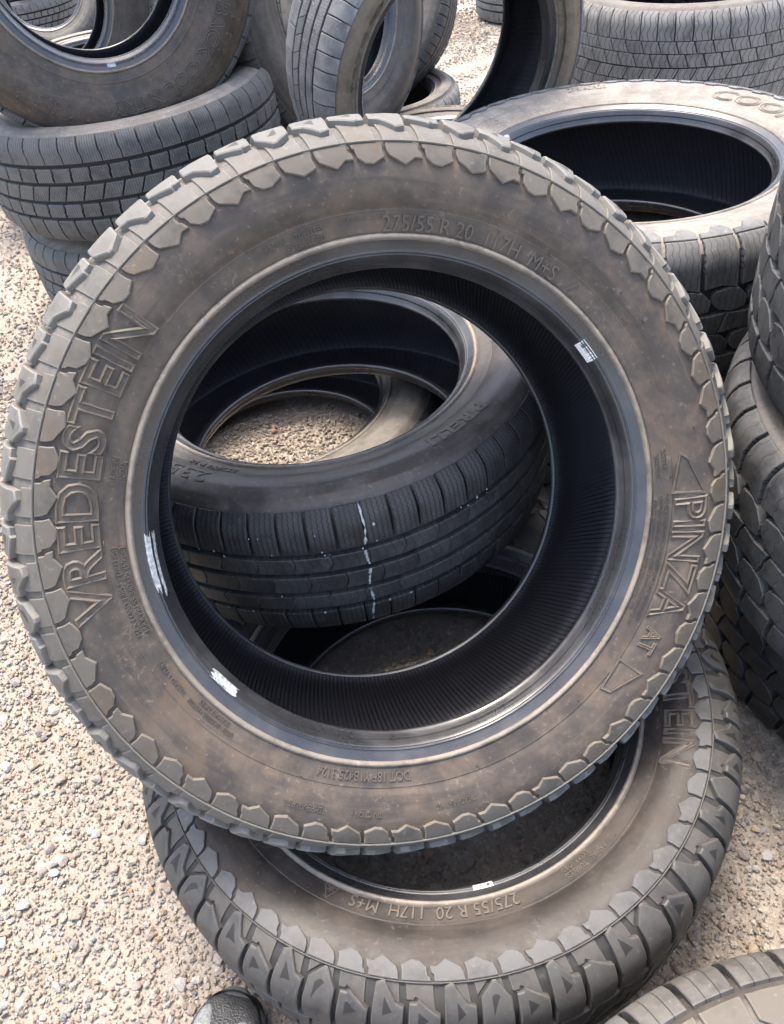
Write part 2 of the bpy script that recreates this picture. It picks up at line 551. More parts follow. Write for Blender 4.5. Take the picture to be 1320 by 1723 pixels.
_shared = {}
PARTS = {}
def carcass(p, root, side_mat, seg=128, key=None, liner=LINER, bead=BEAD, base_mat=None):
    k = key or id(p)
    if k not in _shared:
        half = p.cas
        full = [(r, -z) for r, z in half[::-1]][:-1] + list(half)
        sm_ = p.s_r(p.rim + (p.R - p.rim) * .70)
        if k not in ('A', 'B'): sm_ = min(sm_, p.tw * 1.10)
        out_ = [q for q, s_ in zip(half, p.s) if s_ >= sm_ - .001]
        mid_ = [q for q, s_ in zip(half, p.s) if s_ <= sm_ - .001]
        mid_.append(out_[0])
        cas = revolve('sidewall', out_, None, seg)
        cas2 = revolve('sidewall', [(r, -z) for r, z in out_[::-1]], None, seg)
        trd = revolve('tread_base', [(r, -z) for r, z in mid_[::-1]][:-1] + mid_, None, seg)
        bd = revolve('bead', p.bead, bead, seg)
        rd = revolve('rim_ridge', p.ridge, RIDGE, seg)
        rd2 = revolve('rim_ridge', [(r, -z) for r, z in p.ridge[::-1]], RIDGE, seg)
        bd2 = revolve('bead', [(r, -z) for r, z in p.bead[::-1]], bead, seg)
        ln_ = list(p.inn) + [(r, -z) for r, z in p.inn[::-1]][1:]
        li = revolve('inner_liner', ln_, liner, seg)
        _shared[k] = (cas, bd, bd2, li, rd, rd2, cas2, trd)
    cas, bd, bd2, li, rd, rd2, cas2, trd = _shared[k]
    for nm, me, mt in (('sidewall', cas, side_mat), ('sidewall', cas2, side_mat), ('tread_base', trd, base_mat or GROOVE)):
        c2 = me.copy()
        c2.materials.append(mt)
        co_ = child(nm, c2, root, (0, 0, p.hw))
        if me is cas: PARTS[root.name] = [co_]
    PARTS[root.name].append(child('bead', bd, root, (0, 0, p.hw)))
    child('bead', bd2, root, (0, 0, p.hw))
    child('rim_ridge', rd, root, (0, 0, p.hw))
    child('rim_ridge', rd2, root, (0, 0, p.hw))
    child('inner_liner', li, root, (0, 0, p.hw))

exec_rows = None
def tread_rows(p, root, rows, key):
    """rows: dicts s0,s1 (fractions of tread half width), n, gap (m), mat, and shape options"""
    kk = (key, 'rows')
    if kk not in _shared:
        out = []
        for r in rows:
            pitch = 2 * PI * p.R / r['n']
            w = pitch - r.get('gap', .003)
            ks = r.get('kinds', [{}])
            ms = []
            for kd in ks:
                o = dict(r.get('opt', {})); o.update(kd)
                ms.append(block_mesh(p, w, r['s0'] * p.tw, r['s1'] * p.tw, r['mat'], **o))
            out.append((ms, r))
        _shared[kk] = out
    for ms, r in _shared[kk]:
        scatter_blocks(r.get('name', 'tread_block'), ms, root, r['n'], p.hw, r.get('phase', 0.0) * 2 * PI / r['n'])

# colours of rubber and dust
RIDGE = rubber('rim_ridge_worn', (.085, .076, .066), (.24, .205, .165), .55, .5, False)
GROOVE = rubber('groove_rubber', (.018, .018, .018), (.040, .038, .035), .45, .7, False)
GROOVE_PALE = rubber('groove_dusted', (.11, .103, .092), (.23, .218, .195), .6, .8, False)
BASE = (.030, .029, .029)
SIDE_BROWN = rubber('sidewall_brown_dust', (0.0436, 0.03611, 0.03016), (0.1187, 0.0914, 0.06864), .62, .54, False, stain=(0.126, 0.08689, 0.05617), wipe=True)
SIDE_DARK = rubber('sidewall_dark_dust', (0.04788, 0.04329, 0.03904), (0.114, 0.09828, 0.08418), .55, .47, False, stain=(0.0969, 0.0819, 0.06832), wipe=True)
SIDE_TAN = rubber('sidewall_tan_dust', (0.1412, 0.127, 0.1108), (0.3027, 0.2747, 0.2389), .58, .75, False, stain=(0.2287, 0.196, 0.1584), wipe=True)
SIDE_GREY = rubber('sidewall_grey_dust', (0.07225, 0.068, 0.0629), (0.17, 0.153, 0.1318), .5, .7, False)
TREAD_PALE = rubber('tread_pale_dust', (0.05328, 0.05256, 0.04896), (0.1369, 0.1318, 0.119), .6, .62, True, sipe=(.019, .0035, 110.0, .0006), notch=True, stain=(0.0962, 0.08424, 0.068), edge=0.55)
TREAD_LUG = rubber('lug_dust', (0.04959, 0.04412, 0.03724), (0.1155, 0.1013, 0.0836), .58, .58, True, stain=(0.1026, 0.07516, 0.05016), edge=0.6)
TREAD_MID = rubber('tread_mid_dust', (0.048, 0.0488, 0.0496), (0.108, 0.108, 0.1056), .5, .66, True, sipe=(.0075, .0012, 160.0, .00045))
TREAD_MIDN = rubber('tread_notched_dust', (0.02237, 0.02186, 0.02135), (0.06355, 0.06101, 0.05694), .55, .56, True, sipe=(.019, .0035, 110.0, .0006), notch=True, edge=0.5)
TREAD_DARK = rubber('tread_dark', (.022, .022, .023), (.055, .054, .053), .45, .62, True, sipe=(.0068, .0016, 330.0, .0008))
TREAD_RIB = rubber('tread_dark_rib', (.024, .024, .025), (.060, .059, .057), .45, .6, True, sipe=(.011, .006, 60.0, .00045))
TREAD_BLK = rubber('tread_black', (.026, .027, .029), (.058, .059, .062), .35, .55, True)
TREAD_GREY = rubber('tread_grey_dust', (.070, .072, .075), (.180, .180, .176), .55, .68, True)
LETTER = rubber('lettering_brown', (0.05498, 0.04691, 0.03905), (0.1139, 0.0931, 0.07338), .6, .5, False)
LETTER_TAN = rubber('lettering_tan', (.15, .13, .11), (.27, .235, .195), .6, .75, False)
LETTER_PALE = rubber('lettering_pale', (.13, .12, .11), (.25, .235, .215), .6, .6, False)

# ------------------------------------------------------------------ the big all-terrain tyre (two of them)
def at_profile(bs):
    return Prof(.252, .4035, bs + .050, bs, .095, .0095)

def at_tyre(root, p, key, pale, lugm, side):
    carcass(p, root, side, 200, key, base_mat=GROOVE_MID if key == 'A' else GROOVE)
    n = 65
    pitch = 2 * PI * p.R / n
    mr = p.rim + (p.R - p.rim) * .70
    sm = p.s_r(mr)
    se = p.tw * 1.0
    k = (key, 'at')
    if k not in _shared:
        # lugs under the mould ring: narrow, hooked, wide
        tip = p.s_r(.3385)
        d = tip - sm - .0012
        w = pitch * .90
        def lug(ul, ur, S1):
            return block_mesh(p, w, sm + .0012, tip, lugm, .0036, 0.0, ul, ur, None, S1, 4, 3, .0008, -.0005)
        q = pitch
        L0 = lug([(0, 0), (.5, -.01 * q), (1, -.06 * q)], [(0, 0), (.5, -.02 * q), (1, -.10 * q)], [(0, -.20 * d), (.10, -.10 * d), (.46, .05 * d), (1, -.38 * d)])
        L1 = lug([(0, .02 * q), (.6, .0), (1, -.05 * q)], [(0, .0), (.28, -.02 * q), (.40, -.10 * q), (1, -.15 * q)], [(0, -.28 * d), (.34, -.03 * d), (.42, .03 * d), (.74, -.02 * d), (1, -.32 * d)])
        L2 = lug([(0, 0), (.42, -.015 * q), (.56, -.09 * q), (1, -.15 * q)], [(0, .02 * q), (.6, -.01 * q), (1, -.08 * q)], [(0, -.24 * d), (.22, -.28 * d), (.52, .09 * d), (.86, -.22 * d), (1, -.36 * d)])
        lugs = [L0, L1, L2]
        # shoulder blocks: end line steps down in a zigzag over the shoulder
        s0, s1 = .056, .119
        wb = pitch * .84
        e = .009
        ends = [[(0, -.002), (.46, .011), (.60, .011), (1, -.006)], [(0, -.004), (.22, -.005), (.30, -.001), (1, -.015)], [(0, .010), (.30, .013), (.72, -.005), (1, -.008)]]
        hf = lambda a, t: .0095 - .0022 * max(0, t - .62) / .38
        shs, shb, pads, padb = [], [], [], []
        for i, E in enumerate(ends):
            in_edge = [(0, 0), (.4, .004), (.6, -.003), (1, .002)]
            shs.append(block_mesh(p, wb, s0, s1, pale, S0=in_edge, S1=E, na=4, ntt=7, bev=.0011, hfun=hf, skew=.004))
            shb.append(block_mesh(p, wb, -s1, -s0, pale, S0=[(a, -q_) for a, q_ in E], S1=[(a, -q_) for a, q_ in in_edge], na=4, ntt=7, bev=.0011, skew=.004))
            E2 = [(a, q_ + .0012) for a, q_ in E]
            pads.append(block_mesh(p, wb * .955, s1, sm - .0008, pale_pad[0], S0=E2, na=4, ntt=4, bev=.0006, h=.0022, skew=-.002))
        cen = [block_mesh(p, pitch * .9, .006, .050, pale, S0=[(0, 0), (.5, .006), (1, 0)], S1=[(0, 0), (.4, -.005), (1, .002)], skew=.008, na=3, ntt=4, bev=.0011),
               block_mesh(p, pitch * .9, -.050, -.002, pale, S0=[(0, 0), (.5, .005), (1, 0)], S1=[(0, 0), (.6, .006), (1, 0)], skew=.008, na=3, ntt=4, bev=.0011)]
        _shared[k] = (lugs, shs, shb, pads, cen)
    lugs, shs, shb, pads, cen = _shared[k]
    seq = [0, 1, 2, 1, 2]
    scatter_blocks('shoulder_lug', lugs, root, n, p.hw, 0, seq)
    scatter_blocks('tread_block', shs, root, n, p.hw, .02, seq)
    scatter_blocks('tread_block', shb, root, n, p.hw, .02, seq)
    scatter_blocks('shoulder_pad', pads, root, n, p.hw, .012, seq)
    scatter_blocks('tread_block', cen[:1], root, n, p.hw, .03)
    scatter_blocks('tread_block', cen[1:], root, n, p.hw, .06)
    # mould ring
    k2 = (key, 'ring')
    if k2 not in _shared:
        r0, z0, nr, nz = p.at(sm)
        prof = []
        for ds, h in ((-.0007, .0030), (-.0003, .0048), (.0003, .0048), (.0007, .0030)):
            r_, z_, a_, b_ = p.at(sm + ds)
            prof.append((r_ + a_ * h, z_ + b_ * h))
        _shared[k2] = revolve('mould_ring', prof, pale_pad[0], 200)
    child('mould_ring', _shared[k2], root, (0, 0, p.hw))

GROOVE_MID = rubber('groove_half_dusted', (.06, .056, .05), (.14, .128, .112), .5, .75, False)
pale_pad = [rubber('shoulder_pad_dust', (0.05187, 0.04916, 0.04389), (0.1223, 0.114, 0.09975), .6, .62, True, stain=(0.09633, 0.07695, 0.0552), edge=0.4)]

def at_lettering(root, p, off=0.0):
    h = p.hw
    wr = lambda b, a, r, sz, **kw: wrap_text(p, root, b, a + off, r, sz, LETTER, hz=h, **kw)
    wr('VREDESTEIN', 171, .3185, .050, width=.300, bold=.0006, extrude=.0008, name='brand_lettering')
    wr('VREDESTEIN', 171, .3185, .050, width=.300, bold=.0006, outline=.0017, lift=.0014, name='brand_lettering')
    wr('PINZA', -9, .3165, .046, width=.150, bold=.0004, outline=.0017, lift=.0013, shear=-.12, name='model_lettering')
    wr('AT', -27, .315, .024, width=.032, bold=.0, outline=.0014, lift=.0012, shear=-.12, name='model_lettering')
    wr('275/55 R 20  117H  M+S', 78.8, .2885, .0212, width=.190, bold=.0, extrude=.0015, name='size_lettering')
    wr('DOT 18F Y1B425 3124', 262, .2890, .0145, width=.104, extrude=.0013)
    wr('TREADWEAR 460', 281, .3235, .0085, width=.046, extrude=.0010)
    wr('TRACTION A', 263, .3250, .0085, width=.036, extrude=.0010)
    wr('TEMPERATURE B', 251, .3250, .0085, width=.046, extrude=.0010)
    wr('RADIAL    TUBELESS', 115, .2935, .0085, width=.060, extrude=.0009)
    wr('EXTRA LOAD', 113, .2855, .0085, width=.038, extrude=.0009)
    wr('MADE IN', 171.5, .2925, .0095, width=.027, extrude=.0009)
    wr('INDIA', 171.5, .2845, .0095, width=.020, extrude=.0009)
    wr('MAX LOAD 1285 kg (2833 lbs)', 195, .2935, .0085, width=.092, extrude=.0009)
    wr('MAX PRESS 340 kPa (50 psi)', 195, .2860, .0085, width=.088, extrude=.0009)
    wr('TREAD 5 PLIES', 214.5, .2905, .0072, width=.042, extrude=.0009)
    wr('2 STEEL + 2 POLYESTER + 1 NYLON', 226, .2915, .0072, width=.060, extrude=.0009)
    wr('SIDEWALL 2 PLIES', 226, .2850, .0072, width=.040, extrude=.0009)
    wr('SAFETY', 12.5, .2935, .0075, width=.022, extrude=.0009)
    wr('WARNING', 11.0, .2860, .0075, width=.026, extrude=.0009)
    wr('SERIOUS INJURY MAY RESULT FROM TIRE FAILURE DUE TO UNDERINFLATION', -9.5, .2950, .0062, width=.150, extrude=.0009)
    wr('OVERLOADING IMPROPER MOUNTING NEVER EXCEED 275 kPa TO SEAT BEADS', -10.5, .2890, .0062, width=.150, extrude=.0009)
    wr('ONLY SPECIALLY TRAINED PERSONS SHOULD MOUNT TIRES', -9.5, .2830, .0062, width=.128, extrude=.0009)
    # framing wedges round the model name
    for a0, a1, r0a, r0b, r1 in ((13.5, 4.6, .3320, .2995, .3330), (-33.0, -41.0, .3330, .3000, .3330)):
        flip = a0 < 0
        if not flip: P4 = [(a0, .309), (a1, .2985), (a1, .3330), (a0 - 1.2, .3160)]
        else: P4 = [(a0, .3290), (a0, .2990), (a1, .3040), (a1 + .6, .3130)]
        v, f = [], []
        m = 4
        cen = (sum(q[0] for q in P4) / 4, sum(q[1] for q in P4) / 4)
        for ring, hh in ((1.0, .0001), (.97, .0022), (.86, .0022), (.82, .0001)):
            for a, r in P4:
                aa = cen[0] + (a - cen[0]) * ring; rr = cen[1] + (r - cen[1]) * ring
                v.append(p.P(math.radians(aa + off), p.s_r(rr), hh))
        for k in range(3):
            for j in range(m):
                q = (k * m + j, k * m + (j + 1) % m, (k + 1) * m + (j + 1) % m, (k + 1) * m + j)
                f.append(q)
        me = mesh_from('model_frame', v, f, LETTER, np.zeros((len(v), 2)), None, False)
        child('model_frame', me, PARTS[root.name][0])
    # mountain and snowflake mark
    v, f = [], []
    def line(x0, y0, x1, y1, w=.0008):
        dx, dy = x1 - x0, y1 - y0
        L = math.hypot(dx, dy); nx, ny = -dy / L * w, dx / L * w
        b = len(v)
        for (x, y) in ((x0 + nx, y0 + ny), (x0 - nx, y0 - ny), (x1 - nx, y1 - ny), (x1 + nx, y1 + ny)):
            v.append(p.P(math.radians(54.8 + off) - x / .288, p.s_r(.288) - y, .0012))
        f.append((b, b + 1, b + 2, b + 3))
    for a, b_ in (((-.010, -.009), (0, .011)), ((0, .011), (.010, -.009)), ((.010, -.009), (-.010, -.009))): line(*a, *b_)
    for k in range(3):
        c, s = math.cos(k * PI / 3 + .5), math.sin(k * PI / 3 + .5)
        line(-.0045 * c, -.002 - .0045 * s, .0045 * c, -.002 + .0045 * s, .0007)
    for k in range(3): line(-.008 + k * .005, -.0085, -.0055 + k * .005, -.0035, .0006)
    child('snow_mark', mesh_from('snow_mark', v, f, LETTER, np.zeros((len(v), 2)), None, False), PARTS[root.name][0])
    # tiny moulding vents standing on the sidewall
    rg = random.Random(5)
    vv, ff = [], []
    for i in range(46):
        a = rg.uniform(0, 2 * PI)
        r = rg.choice([.283, .296, .3005, .318, .326, .2985])
        s = p.s_r(r)
        b = len(vv)
        d = .0007
        for (da, ds, hh) in ((-d, -d, 0), (d, -d, 0), (d, d, 0), (-d, d, 0), (0, 0, rg.uniform(.002, .006))):
            vv.append(p.P(a + da / r + (hh * .5 / r if hh else 0), s + ds, hh))
        for k in range(4): ff.append((b + k, b + (k + 1) % 4, b + 4))
    child('vent_spews', mesh_from('vent_spews', vv, ff, LETTER, np.zeros((len(vv), 2)), None, False), PARTS[root.name][0])

PA = at_profile(.089)
nA = Vector((.2716, -.7899, .5498)).normalized()
toeA = Vector((-.0464, .5753, .5409))
cam_up = Vector((-M[0][1], -M[1][1], -M[2][1]))
rootA = tyre_root('leaning_tyre', 'big dusty all-terrain tyre leaning in front, its brown side facing the viewer', toeA - nA * PA.bs, nA, PA, 0, 'all-terrain tyres of one make', cam_up)
at_tyre(rootA, PA, 'A', TREAD_PALE, TREAD_LUG, SIDE_BROWN)
at_lettering(rootA, PA)
bl = PA.bsl[-1]
bead_patch(PA, rootA, 'barcode_label', 45.3, 39.8, bl * .24, bl * .56, LABEL, PA.hw, 0, 10, 4)
bead_patch(PA, rootA, 'paint_mark', 184.8, 197.0, bl * .24, bl * .40, PAINT, PA.hw, 1.0, 24, 5, seed=3)
bead_patch(PA, rootA, 'paint_mark', 185.0, 198.3, bl * .47, bl * .58, PAINT, PA.hw, 1.0, 24, 5, seed=4)
bead_patch(PA, rootA, 'paint_mark', 220.0, 227.5, bl * .30, bl * .58, PAINT, PA.hw, .8, 18, 6, seed=8)

PBt = at_profile(.0675)
rootB = tyre_root('lower_tyre', 'dusty all-terrain tyre lying flat at the bottom, under the big leaning tyre', (-.0378, .5588, PBt.hw), (0, 0, 1), PBt, 0, 'all-terrain tyres of one make')
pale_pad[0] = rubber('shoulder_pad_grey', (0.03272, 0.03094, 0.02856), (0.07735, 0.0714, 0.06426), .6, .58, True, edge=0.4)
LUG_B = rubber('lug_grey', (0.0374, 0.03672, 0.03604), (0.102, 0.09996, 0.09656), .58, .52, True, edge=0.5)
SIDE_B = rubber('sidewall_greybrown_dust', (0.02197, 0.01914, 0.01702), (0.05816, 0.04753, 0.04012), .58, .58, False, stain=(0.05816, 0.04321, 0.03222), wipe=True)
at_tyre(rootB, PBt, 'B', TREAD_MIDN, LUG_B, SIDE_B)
at_lettering(rootB, PBt, -170)
blB = PBt.bsl[-1]
bead_patch(PBt, rootB, 'barcode_label', -76.5, -81.5, blB * .22, blB * .5, LABEL, PBt.hw, 0, 10, 4)

# ------------------------------------------------------------------ tread designs of the other tyres
def zig(n, amp):
    return [(i / n, amp * (1 if i % 2 else -1)) for i in range(n + 1)]

def rows_highway(md, mr, n=48):
    """wide shoulder blocks, three ribs cut by curved slits"""
    arc = [(0, 0), (.3, .004), (.6, .006), (1, .004)]
    return [dict(s0=.62, s1=1.20, n=int(n * 1.35), gap=.0026, mat=md, opt=dict(na=2, ntt=6, ul=[(0, 0), (.5, .001), (1, 0)], hfun=lambda a, t: .0085 - .0035 * max(0, t - .65) / .35)),
            dict(s0=.25, s1=.515, n=n, gap=.0007, mat=mr, phase=.3, opt=dict(ul=arc, ur=arc, h=.0085, na=2, ntt=4)),
            dict(s0=-.145, s1=.15, n=n, gap=.0007, mat=mr, phase=.6, opt=dict(ul=arc, ur=arc, h=.0085, na=2, ntt=4)),
            dict(s0=-.515, s1=-.25, n=n, gap=.0007, mat=mr, phase=.1, opt=dict(ul=zig(3, .002), ur=zig(3, .002), h=.0085, na=2, ntt=3)),
            dict(s0=-1.15, s1=-.62, n=int(n * 1.35), gap=.0024, mat=md, phase=.5, opt=dict(na=2, ntt=5, h=.0085))]

def rows_light_truck(m, n=54):
    st = [(0, 0), (.5, .0), (.55, .003), (1, .003)]
    return [dict(s0=.64, s1=1.16, n=n, gap=.0030, mat=m, opt=dict(na=2, ntt=6, ul=[(0, .003), (.3, .003), (.45, 0), (1, 0)], ur=[(0, .003), (.3, .003), (.45, 0), (1, 0)], hfun=lambda a, t: .0095 - .003 * max(0, t - .6) / .4)),
            dict(s0=.26, s1=.55, n=n, gap=.0055, mat=m, phase=.2, opt=dict(ul=st, ur=st, h=.0095, na=2, ntt=2)),
            dict(s0=-.15, s1=.17, n=n, gap=.0045, mat=m, phase=.6, opt=dict(skew=.018, h=.0095, na=2, ntt=3)),
            dict(s0=-.53, s1=-.24, n=n, gap=.0055, mat=m, phase=.1, opt=dict(ul=st, ur=st, h=.0095, na=2, ntt=2)),
            dict(s0=-1.2, s1=-.62, n=n, gap=.0035, mat=m, phase=.4, opt=dict(na=2, ntt=5, h=.0095))]

def rows_trail(m, n=46, sh=None, s1=1.30):
    """chunky blocks, hexagon-like, in five staggered rows"""
    hx = [(0, .009), (.35, 0), (.6, 0), (1, .006)]
    hy = [(0, -.003), (.3, 0), (.55, .002), (1, -.010)]
    sk = [(0, 0), (.4, .004), (.6, .004), (1, .010)]
    return [dict(s0=.60, s1=s1, n=n, gap=.0075, mat=sh or m, opt=dict(na=3, ntt=6, ul=[(0, .004), (.4, 0), (1, 0)], ur=[(0, .004), (.4, 0), (1, 0)], S0=[(0, 0), (.5, .004), (1, -.002)], hfun=lambda a, t: .010 - .0045 * max(0, t - .55) / .45, bev=.0010)),
            dict(s0=.21, s1=.57, n=n, gap=.0040, mat=m, phase=.35, opt=dict(ul=hx, ur=hy, S0=[(0, .004), (.5, -.002), (1, .002)], S1=[(0, -.003), (.6, .002), (1, -.003)], h=.010, skew=-.007, bev=.0009)),
            dict(s0=-.17, s1=.17, n=n, gap=.0040, mat=m, phase=.7, opt=dict(ul=sk, ur=sk, S0=[(0, 0), (.5, .003), (1, 0)], S1=[(0, 0), (.5, -.003), (1, .001)], h=.010, bev=.0009)),
            dict(s0=-.57, s1=-.21, n=n, gap=.0040, mat=m, phase=.1, opt=dict(ul=hx, ur=hy, S0=[(0, .003), (.5, -.002), (1, .003)], S1=[(0, -.002), (.5, .003), (1, -.002)], h=.010, skew=-.007, bev=.0009)),
            dict(s0=-1.25, s1=-.62, n=n, gap=.0075, mat=sh or m, phase=.45, opt=dict(na=3, ntt=5, ul=[(0, 0), (.6, 0), (1, .004)], ur=[(0, 0), (.6, 0), (1, .004)], h=.010, bev=.0010))]

def rows_winter(m, n=50):
    z = lambda s: dict(skew=s, h=.0085, na=2, ntt=2)
    sh = [(0, 0), (.45, .001), (1, -.002)]
    return [dict(s0=.60, s1=1.2, n=n, gap=.0035, mat=m, opt=dict(na=2, ntt=5, skew=-.006, ul=sh, ur=sh, hfun=lambda a, t: .0085 - .003 * max(0, t - .6) / .4)),
            dict(s0=.33, s1=.585, n=n, gap=.0032, mat=m, phase=.3, opt=z(-.012)),
            dict(s0=.03, s1=.31, n=n, gap=.0032, mat=m, phase=.9, opt=z(-.014)),
            dict(s0=-.27, s1=.0, n=n, gap=.0032, mat=m, phase=.4, opt=z(.014)),
            dict(s0=-.57, s1=-.29, n=n, gap=.0032, mat=m, phase=.0, opt=z(.012)),
            dict(s0=-1.2, s1=-.60, n=n, gap=.0035, mat=m, phase=.5, opt=dict(na=2, ntt=5, skew=.008, h=.0085))]

def rows_touring(m, mr, n=64):
    return [dict(s0=.64, s1=1.28, n=n, gap=.0024, mat=m, opt=dict(na=1, ntt=6, ul=[(0, .006), (.5, .002), (1, 0)], ur=[(0, .006), (.5, .002), (1, 0)], hfun=lambda a, t: .0075 - .003 * max(0, t - .6) / .4)),
            dict(s0=.29, s1=.565, n=n, gap=.0010, mat=mr, phase=.3, opt=dict(skew=.014, h=.0075, na=1, ntt=2)),
            dict(s0=-.07, s1=.215, n=n, gap=.0008, mat=mr, phase=.3, opt=dict(skew=.010, h=.0075, na=1, ntt=2)),
            dict(s0=-.43, s1=-.145, n=n, gap=.0010, mat=mr, phase=.3, opt=dict(skew=-.014, h=.0075, na=1, ntt=2)),
            dict(s0=-1.2, s1=-.505, n=44, gap=.0016, mat=m, phase=.3, opt=dict(na=1, ntt=5, h=.0075))]

TRAIL_BLK = rubber('trail_black', (0.0255, 0.02635, 0.02805), (0.0612, 0.06205, 0.06375), .42, .52, True, sipe=(.021, .004, 120.0, .0004), spec=.45, edge=0.35)
TRAIL_GREY = rubber('trail_grey', (0.02387, 0.02433, 0.02525), (0.07573, 0.07528, 0.07344), .5, .6, True, sipe=(.021, .005, 120.0, .0005), edge=0.5)
COOP = rubber('trail_charcoal', (.045, .046, .047), (.115, .115, .112), .5, .62, True, sipe=(.010, .003, 110.0, .0005), edge=0.4)
LT_M = rubber('light_truck_grey', (0.0527, 0.05395, 0.0536), (0.1275, 0.1262, 0.12), .5, .66, True, sipe=(.0062, .0006, 200.0, .0005), edge=0.3)
WINT = rubber('winter_grey', (.105, .102, .097), (.240, .230, .215), .55, .72, True, sipe=(.0155, .007, 60.0, .0011))
TOUR = rubber('touring_bluegrey', (.060, .062, .066), (.150, .152, .156), .5, .56, True)
TOUR_R = rubber('touring_rib', (.052, .054, .058), (.125, .128, .132), .5, .6, True, sipe=(.006, .003, 60.0, .0004))

def std_tyre(name, label, group, centre, axis, p, key, rows, side, roll=0.0, seg=112, up=None):
    root = tyre_root(name, label, centre, axis, p, roll, group, up)
    carcass(p, root, side, seg, key, liner=LINER_SOFT)
    tread_rows(p, root, rows, key)
    return root

G_PILE = 'used tyres piled in the yard'
UP = (0, 0, 1)

# tyre seen through the opening of the leaning one
PC = Prof(.2265, .3695, .123, .073, .095, .0085)
rootC = std_tyre('highway_tyre', 'black highway tyre with a white chalk line across its tread, seen through the leaning tyre', G_PILE,
                 (-.1893, .9873, .4449 - PC.bs), UP, PC, 'C', rows_highway(TREAD_DARK, TREAD_RIB), SIDE_DARK, 0, 160)
wrap_text(PC, rootC, 'PIRELLI', -45, .302, .022, LETTER, width=.105, hz=PC.hw, bold=.0012, name='brand_lettering')
wrap_text(PC, rootC, '235/60 R18', -114, .272, .017, LETTER, width=.075, hz=PC.hw, name='size_lettering')
wrap_text(PC, rootC, '235', -117, .300, .030, LETTER, width=.060, hz=PC.hw, name='size_lettering')
rg = random.Random(4)
for (f0, f1) in ((.62, 1.18), (.25, .52), (-.15, .16), (-.52, -.24), (-1.0, -.61)):
    seg_ = []
    for i in range(9):
        t = f0 + (f1 - f0) * i / 8
        seg_.append((t * PC.tw, .0016 * math.sin(t * 9) + rg.uniform(-.0005, .0005) + .004 * t, rg.choice([.0002, .0009, .0016, .0024])))
    surf_patch(PC, rootC, 'chalk_line', 0, 0, seg_, PAINT, PC.hw, .0090, -76.5)
for i in range(26):
    a = -76.5 + rg.uniform(-34, 30)
    f_ = rg.choice([.62, .60, .63, .56, -.6, -.62, -.2, .9])
    d = rg.uniform(.0006, .0017)
    surf_patch(PC, rootC, 'chalk_spot', 0, 0, [((f_ * PC.tw) - d, 0, d * .6), (f_ * PC.tw, 0, d), ((f_ * PC.tw) + d * 1.6, 0, d * .5)], PAINT, PC.hw, .0088, a)

# tyre under that one, flat on the ground
PD = Prof(.2265, .36, .118, .070, .090, .008)
rootD = std_tyre('flat_tyre', 'brownish tyre lying on the gravel beneath the chalk-marked tyre', G_PILE, (-.345, 1.27, PD.hw), UP, PD, 'D', rows_highway(TREAD_DARK, TREAD_RIB, 50), SIDE_GREY)

# tan all-terrain tyre at the right, on another one
P8 = Prof(.262, .425, .135, .088, .105, .010)
c8 = (.386, 1.488)
root8 = std_tyre('tan_tyre', 'tyre with pale tan dusty side, uppermost of its stack behind the leaning tyre', 'tyres stacked behind on the right', (*c8, .507 - P8.bs), UP, P8, 'T8', rows_trail(COOP, 44) + [dict(s0=1.33, s1=1.52, n=44, gap=.005, mat=TREAD_GREY, name='shoulder_lug', opt=dict(h=.0035, S1=[(0, -.010), (.3, -.010), (.45, .002), (.8, .002), (1, -.010)], na=3, ntt=3))], SIDE_TAN)
wrap_text(P8, root8, 'COOPER', 22, .330, .040, LETTER_TAN, width=.285, hz=P8.hw, outline=.0011, lift=.001, shear=.2, name='brand_lettering')
wrap_text(P8, root8, '275/60R20', 92, .345, .022, LETTER_TAN, width=.085, hz=P8.hw, name='size_lettering')
wrap_text(P8, root8, 'DISCOVERER', 94, .368, .020, LETTER_TAN, width=.12, hz=P8.hw, name='model_lettering')
wrap_text(P8, root8, '3', 134, .318, .034, LETTER_TAN, hz=P8.hw, name='model_lettering')
bead_patch(P8, root8, 'paper_label', 137, 143, P8.bsl[-1] * .2, P8.bsl[-1] * .55, PAINT, P8.hw, 0, 8, 4)
P8b = Prof(.252, .415, .138, .09, .105, .010)
root8b = std_tyre('stacked_tyre', 'dark tyre on the gravel carrying the tan-sided tyre', 'tyres stacked behind on the right', (.40, 1.50, P8b.hw), UP, P8b, 'T8b', rows_trail(COOP, 44), SIDE_GREY)

# stack of light truck tyres at the upper left
P17 = Prof(.262, .417, .132, .084, .108, .010)
root18 = std_tyre('light_truck_tyre', 'grey light truck tyre at the bottom of the stack on the left', 'light truck tyres stacked on the left', (-.79, 2.28, P17.hw), UP, P17, 'T17', rows_light_truck(LT_M), SIDE_TAN, 13)
root17 = std_tyre('light_truck_tyre', 'light truck tyre with tan upper side carrying the upright tyre on the left', 'light truck tyres stacked on the left', (-.80, 2.26, .519 - P17.bs), UP, P17, 'T17', rows_light_truck(LT_M), SIDE_TAN, 0)
wrap_text(P17, root17, 'DUELER H/T', 60, .335, .030, LETTER_TAN, width=.2, hz=P17.hw, name='model_lettering')

